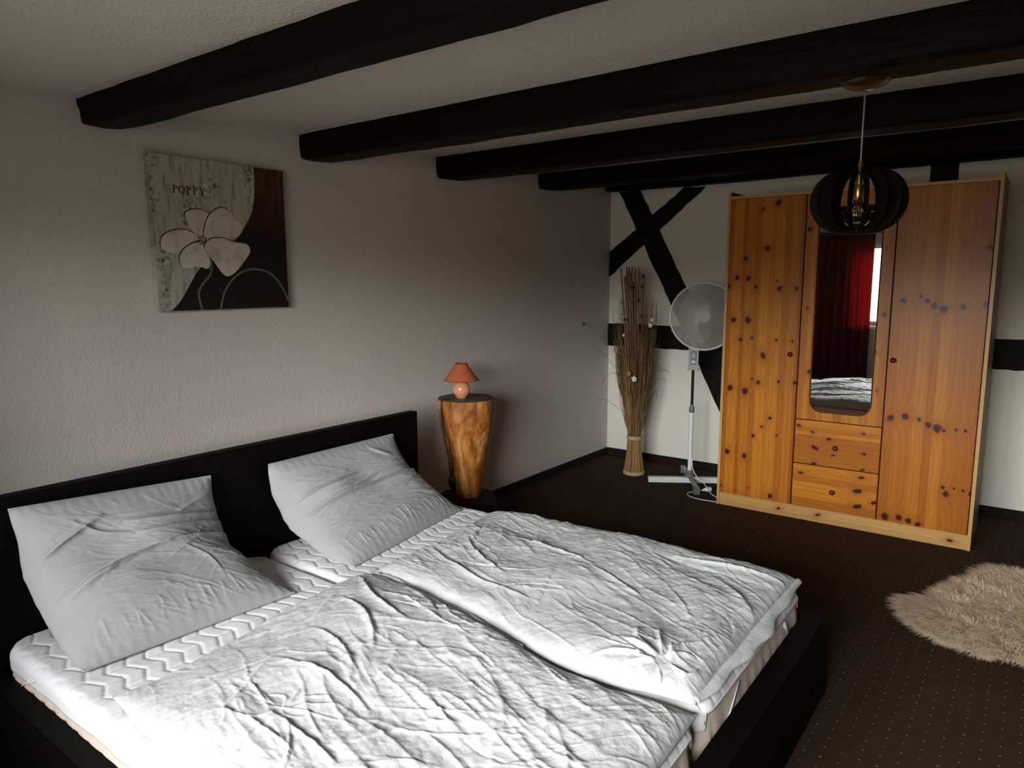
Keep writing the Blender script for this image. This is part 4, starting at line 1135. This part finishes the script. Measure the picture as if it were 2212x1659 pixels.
for k in range(620):    # the dense grass body
    a = rb.uniform(0, 2*PI); q_ = math.sqrt(rb.random()); top = .45+rb.random()**.85*.78
    rt = (.055+.19*((top-.3)/.95)**1.0)*q_*rb.uniform(.7,1.1)
    p0 = (BX+.048*q_*math.cos(a), BY+.048*q_*math.sin(a), .315); p1 = (BX-.02*(top-.3)+rt*math.cos(a), BY+rt*.62*math.sin(a), top)
    (b if k % 3 else b2).tube(wob(p0, p1, (rb.uniform(-.012,.012), rb.uniform(-.01,.01), 0), 7), [.0026,.0026,.0024,.0022,.0020,.0016,.0008], 4)
tag(b.build('dried_grass', M['grass'], ree, fix=False), kind='stuff'); tag(b2.build('pale_grass', M['grass2'], ree, fix=False), kind='stuff')
b = MB()
for k in range(56):     # twiggy side stems with little branchlets
    sgn = -1 if k % 2 else 1
    top = rb.uniform(.95,1.44); dx = sgn*rb.uniform(.07,.185)*(.4+.6*top/1.4)+(-.02)
    st = wob((BX+sgn*.03, BY+rb.uniform(-.03,.03), .4), (BX+dx, BY+rb.uniform(-.10,.06), top), (sgn*.02,0,0), 26)
    b.tube(st, .0016, 3)
    for i in range(7, 26):
        for _ in range(2):
            p = Vector(st[i]); d = Vector((rb.uniform(-1,1), rb.uniform(-.6,.6), rb.uniform(.1,1))).normalized()*rb.uniform(.012,.042)
            b.tube([p, p+d*.5+Vector((0,0,.003)), p+d], [.0011,.0009,.0005], 3)
tag(b.build('twiggy_stems', M['grass'], ree, fix=False), kind='stuff')
b = MB()
for (p0, p1, bd) in [((-2.60,5.05,.85),(-2.985,4.98,1.20),(-.02,0,.05)), ((-2.58,5.05,.70),(-2.88,4.98,1.03),(-.02,0,.04)), ((-2.48,5.04,.66),(-2.24,4.95,.80),(.02,0,.06)),
                     ((-2.48,5.04,.60),(-2.30,4.95,.74),(.02,0,-.01)), ((-2.46,5.04,.55),(-2.32,4.95,.66),(.05,0,.10)), ((-2.50,5.04,.72),(-2.18,4.93,.84),(.04,0,.09)),
                     ((-2.58,5.04,.45),(-2.85,4.98,.60),(-.02,0,.05)), ((-2.45,5.03,.9),(-2.38,4.96,1.28),(.05,0,0)), ((-2.62,5.04,.8),(-2.80,4.98,.72),(-.04,0,.05))]:
    b.tube(wob(p0, p1, bd, 14), .0013, 4)
tag(b.build('arching_wisps', M['seed'], ree, fix=False), kind='stuff')
for (x, y, z_, r) in [(-2.985,4.98,1.205,.012),(-2.470,5.00,1.585,.013),(-2.478,5.0,1.505,.012),(-2.495,4.98,1.40,.014),(-2.545,4.96,1.50,.011),(-2.60,4.96,1.25,.013),(-2.47,4.97,1.28,.010)]:
    b = MB(); b.lathe((x,y,z_), [(r*math.sin(a)*(1+.15*math.cos(5*a)), -r*math.cos(a)) for a in np.linspace(.1, PI-.1, 9)], 10); b.build('seed_head', M['seed'], ree, True)
def flower(x, y, z_, r, mat):
    b = MB()
    for k in range(5):
        a = 2*PI*k/5+.3; c = Vector((x,y,z_)); u = Vector((math.cos(a), -.35, math.sin(a))).normalized(); w_ = u.cross(Vector((0,-1,0))).normalized()
        pts = [c+u*r*t+w_*r*.42*math.sin(PI*t**.8)*s for t, s in ((.05,0),(.35,1),(.7,1),(1,.3),(1,-.3),(.7,-1),(.35,-1))]
        n_ = Vector((0,-1,0))*.0015
        b.add([p+n_ for p in pts]+[p-n_ for p in pts], [tuple(range(7)), tuple(reversed(range(7,14)))]+[(i,(i+1)%7,(i+1)%7+7,i+7) for i in range(7)])
    b.build('dried_flower', mat, ree)
flower(-2.497,4.945,.795,.028, M['petal']); flower(-2.375,4.95,1.215,.022, M['petal']); flower(-2.54,4.94,.835,.024, plain('rusty_petal', (.35,.15,.07), .8)); flower(-2.365,4.95,1.255,.016, M['petal']); flower(-2.60,4.95,1.13,.014, M['petal'])

# ------------------------------------------------------------------ sheepskin rug
out = [(-.405,3.735),(-.33,3.80),(-.285,3.90),(-.245,4.02),(-.205,4.12),(-.15,4.20),(-.115,4.33),(-.04,4.44),(.06,4.40),(.30,4.25),(.50,4.02),(.58,3.75),(.50,3.50),(.28,3.37),(.05,3.40),(-.10,3.375),(-.255,3.44),(-.36,3.56)]
O = np.array(catmull(out, 8, True)); cen = O.mean(0)
rug = empty('sheepskin_rug', (float(cen[0]), float(cen[1]), 0), 'shaggy cream sheepskin rug on the dotted carpet', 'rug')
b = MB(); n = len(O)
vs = [(*p, .001) for p in O]+[(*(cen+(p-cen)*.94), .014) for p in O]+[(*(cen+(p-cen)*.5), .018) for p in O]+[(*cen, .018)]
fs = [tuple(reversed(range(n)))]+[(i,(i+1)%n,(i+1)%n+n,i+n) for i in range(n)]+[(i+n,(i+1)%n+n,(i+1)%n+2*n,i+2*n) for i in range(n)]+[(i+2*n,(i+1)%n+2*n,3*n) for i in range(n)]
b.add(vs, fs)
M['pelt'] = plain('cream_pelt', (.42,.30,.20), .9)
def wool():
    m = NT('cream_wool', .7, None, .3)
    f = m.noise(m.coords(), 4, 3); f2 = m.noise(m.coords(), 90, 2)
    m.l(m.mix(f2, m.mix(f, (.74,.50,.31), (.90,.70,.50)), (.98,.88,.72)), m.b.inputs['Base Color']); return m.mat
M['wool'] = wool()
b.build('pelt', M['pelt'], rug, True, 60)
def inside(P_, poly_):
    x, y = P_[:,0], P_[:,1]; ins = np.zeros(len(P_), bool); k = len(poly_)
    for i in range(k):
        x0, y0 = poly_[i]; x1, y1 = poly_[(i+1)%k]
        c = ((y0 > y) != (y1 > y)) & (x < (x1-x0)*(y-y0)/(y1-y0+1e-12)+x0); ins ^= c
    return ins
rw = np.random.default_rng(3)
cand = rw.uniform([-.45,3.3],[.62,4.45],(52000,2)); cand = cand[inside(cand, O)]
q_ = np.linspace(0, 1, 3400, endpoint=False); q2 = (q_*n).astype(int); fr_ = (q_*n) % 1
edge = O[q2]*(1-fr_[:,None])+O[(q2+1)%n]*fr_[:,None]; edge = cen+(edge-cen)*(rw.uniform(.95,1.0,len(edge)))[:,None]
roots = np.concatenate([cand, edge]); NR = len(roots)
cl = np.stack([vnoise(roots[:,0]*26, roots[:,1]*26)-.5, vnoise(roots[:,0]*26+40, roots[:,1]*26+9)-.5], -1)*2.4
rad = roots-cen; dist = np.linalg.norm(rad, axis=1); radn = rad/dist[:,None]
ed = np.clip((dist/ .45), 0, 1)**2
dirv = cl*.8+radn*(.15+1.1*ed[:,None])+np.array([-.45,-.10])+rw.normal(size=(NR,2))*.35
L = rw.uniform(.034,.072,NR)*(.7+.6*ed)
dirv /= np.linalg.norm(dirv, axis=1)[:,None]+1e-6
upz = rw.uniform(.25,.75,NR)*(1-.55*ed)
z0 = np.full(NR, .012); z0[len(cand):] = .006
p0 = np.concatenate([roots, z0[:,None]], 1)
def adv(t, k): 
    return p0+np.concatenate([dirv*(L*t)[:,None], (L*upz*k)[:,None]], 1)
w0 = .0013; wn = np.stack([-dirv[:,1], dirv[:,0], np.zeros(NR)], -1)
lay = [(p0, w0), (adv(.4,.75), w0*.95), (adv(.8,1.0), w0*.7), (adv(1.2,.85), .0002)]
V = np.concatenate([np.stack([p-wn*w, p+wn*w], 1) for p, w in lay], 1)     # NR x 8 x 3
V[...,2] = np.maximum(V[...,2], .002)
base = (np.arange(NR)*8)[:,None]
F = np.concatenate([base+np.array([[0,1,3,2]]), base+np.array([[2,3,5,4]]), base+np.array([[4,5,7,6]])], 0)
fo = mesh_obj('wool_pile', V.reshape(-1,3), F, M['wool'], rug, True); tag(fo, kind='stuff')

# ------------------------------------------------------------------ daylight
w = bpy.data.worlds.new('sky'); SC.world = w; w.use_nodes = True; t = w.node_tree
bg = t.nodes['Background']; tc = t.nodes.new('ShaderNodeTexCoord'); sp = t.nodes.new('ShaderNodeSeparateXYZ'); rp = t.nodes.new('ShaderNodeValToRGB')
t.links.new(tc.outputs['Generated'], sp.inputs[0])
mr = t.nodes.new('ShaderNodeMapRange'); mr.inputs[1].default_value = -1; mr.inputs[2].default_value = 1
t.links.new(sp.outputs[2], mr.inputs[0]); t.links.new(mr.outputs[0], rp.inputs[0])
e = rp.color_ramp.elements; e[0].position = .0; e[0].color = (.17,.155,.13,1); e[1].position = 1; e[1].color = (1.22,1.26,1.27,1)
x_ = e.new(.515); x_.color = (.15,.14,.115,1); x_ = e.new(.548); x_.color = (1.27,1.31,1.29,1)
t.links.new(rp.outputs[0], bg.inputs[0]); bg.inputs[1].default_value = 14
ld = bpy.data.lights.new('window_daylight_portal', 'AREA'); lo = bpy.data.objects.new('window_daylight_portal', ld); COL.objects.link(lo)
ld.shape = 'RECTANGLE'; ld.size = WX1-WX0; ld.size_y = WZ1-WZ0; ld.cycles.is_portal = True
lo.location = ((WX0+WX1)/2, YF-.31, (WZ0+WZ1)/2); lo.rotation_euler = (PI/2, 0, 0)

vs_ = SC.view_settings; vs_.view_transform = 'Standard'; vs_.look = 'None'; vs_.gamma = 1; vs_.use_curve_mapping = False
vs_.exposure = 1.52
SC.cycles.use_denoising = True; SC.cycles.max_bounces = 10; SC.cycles.diffuse_bounces = 6; SC.cycles.transparent_max_bounces = 12
SC.cycles.sample_clamp_indirect = 8; SC.cycles.caustics_reflective = False; SC.cycles.caustics_refractive = False
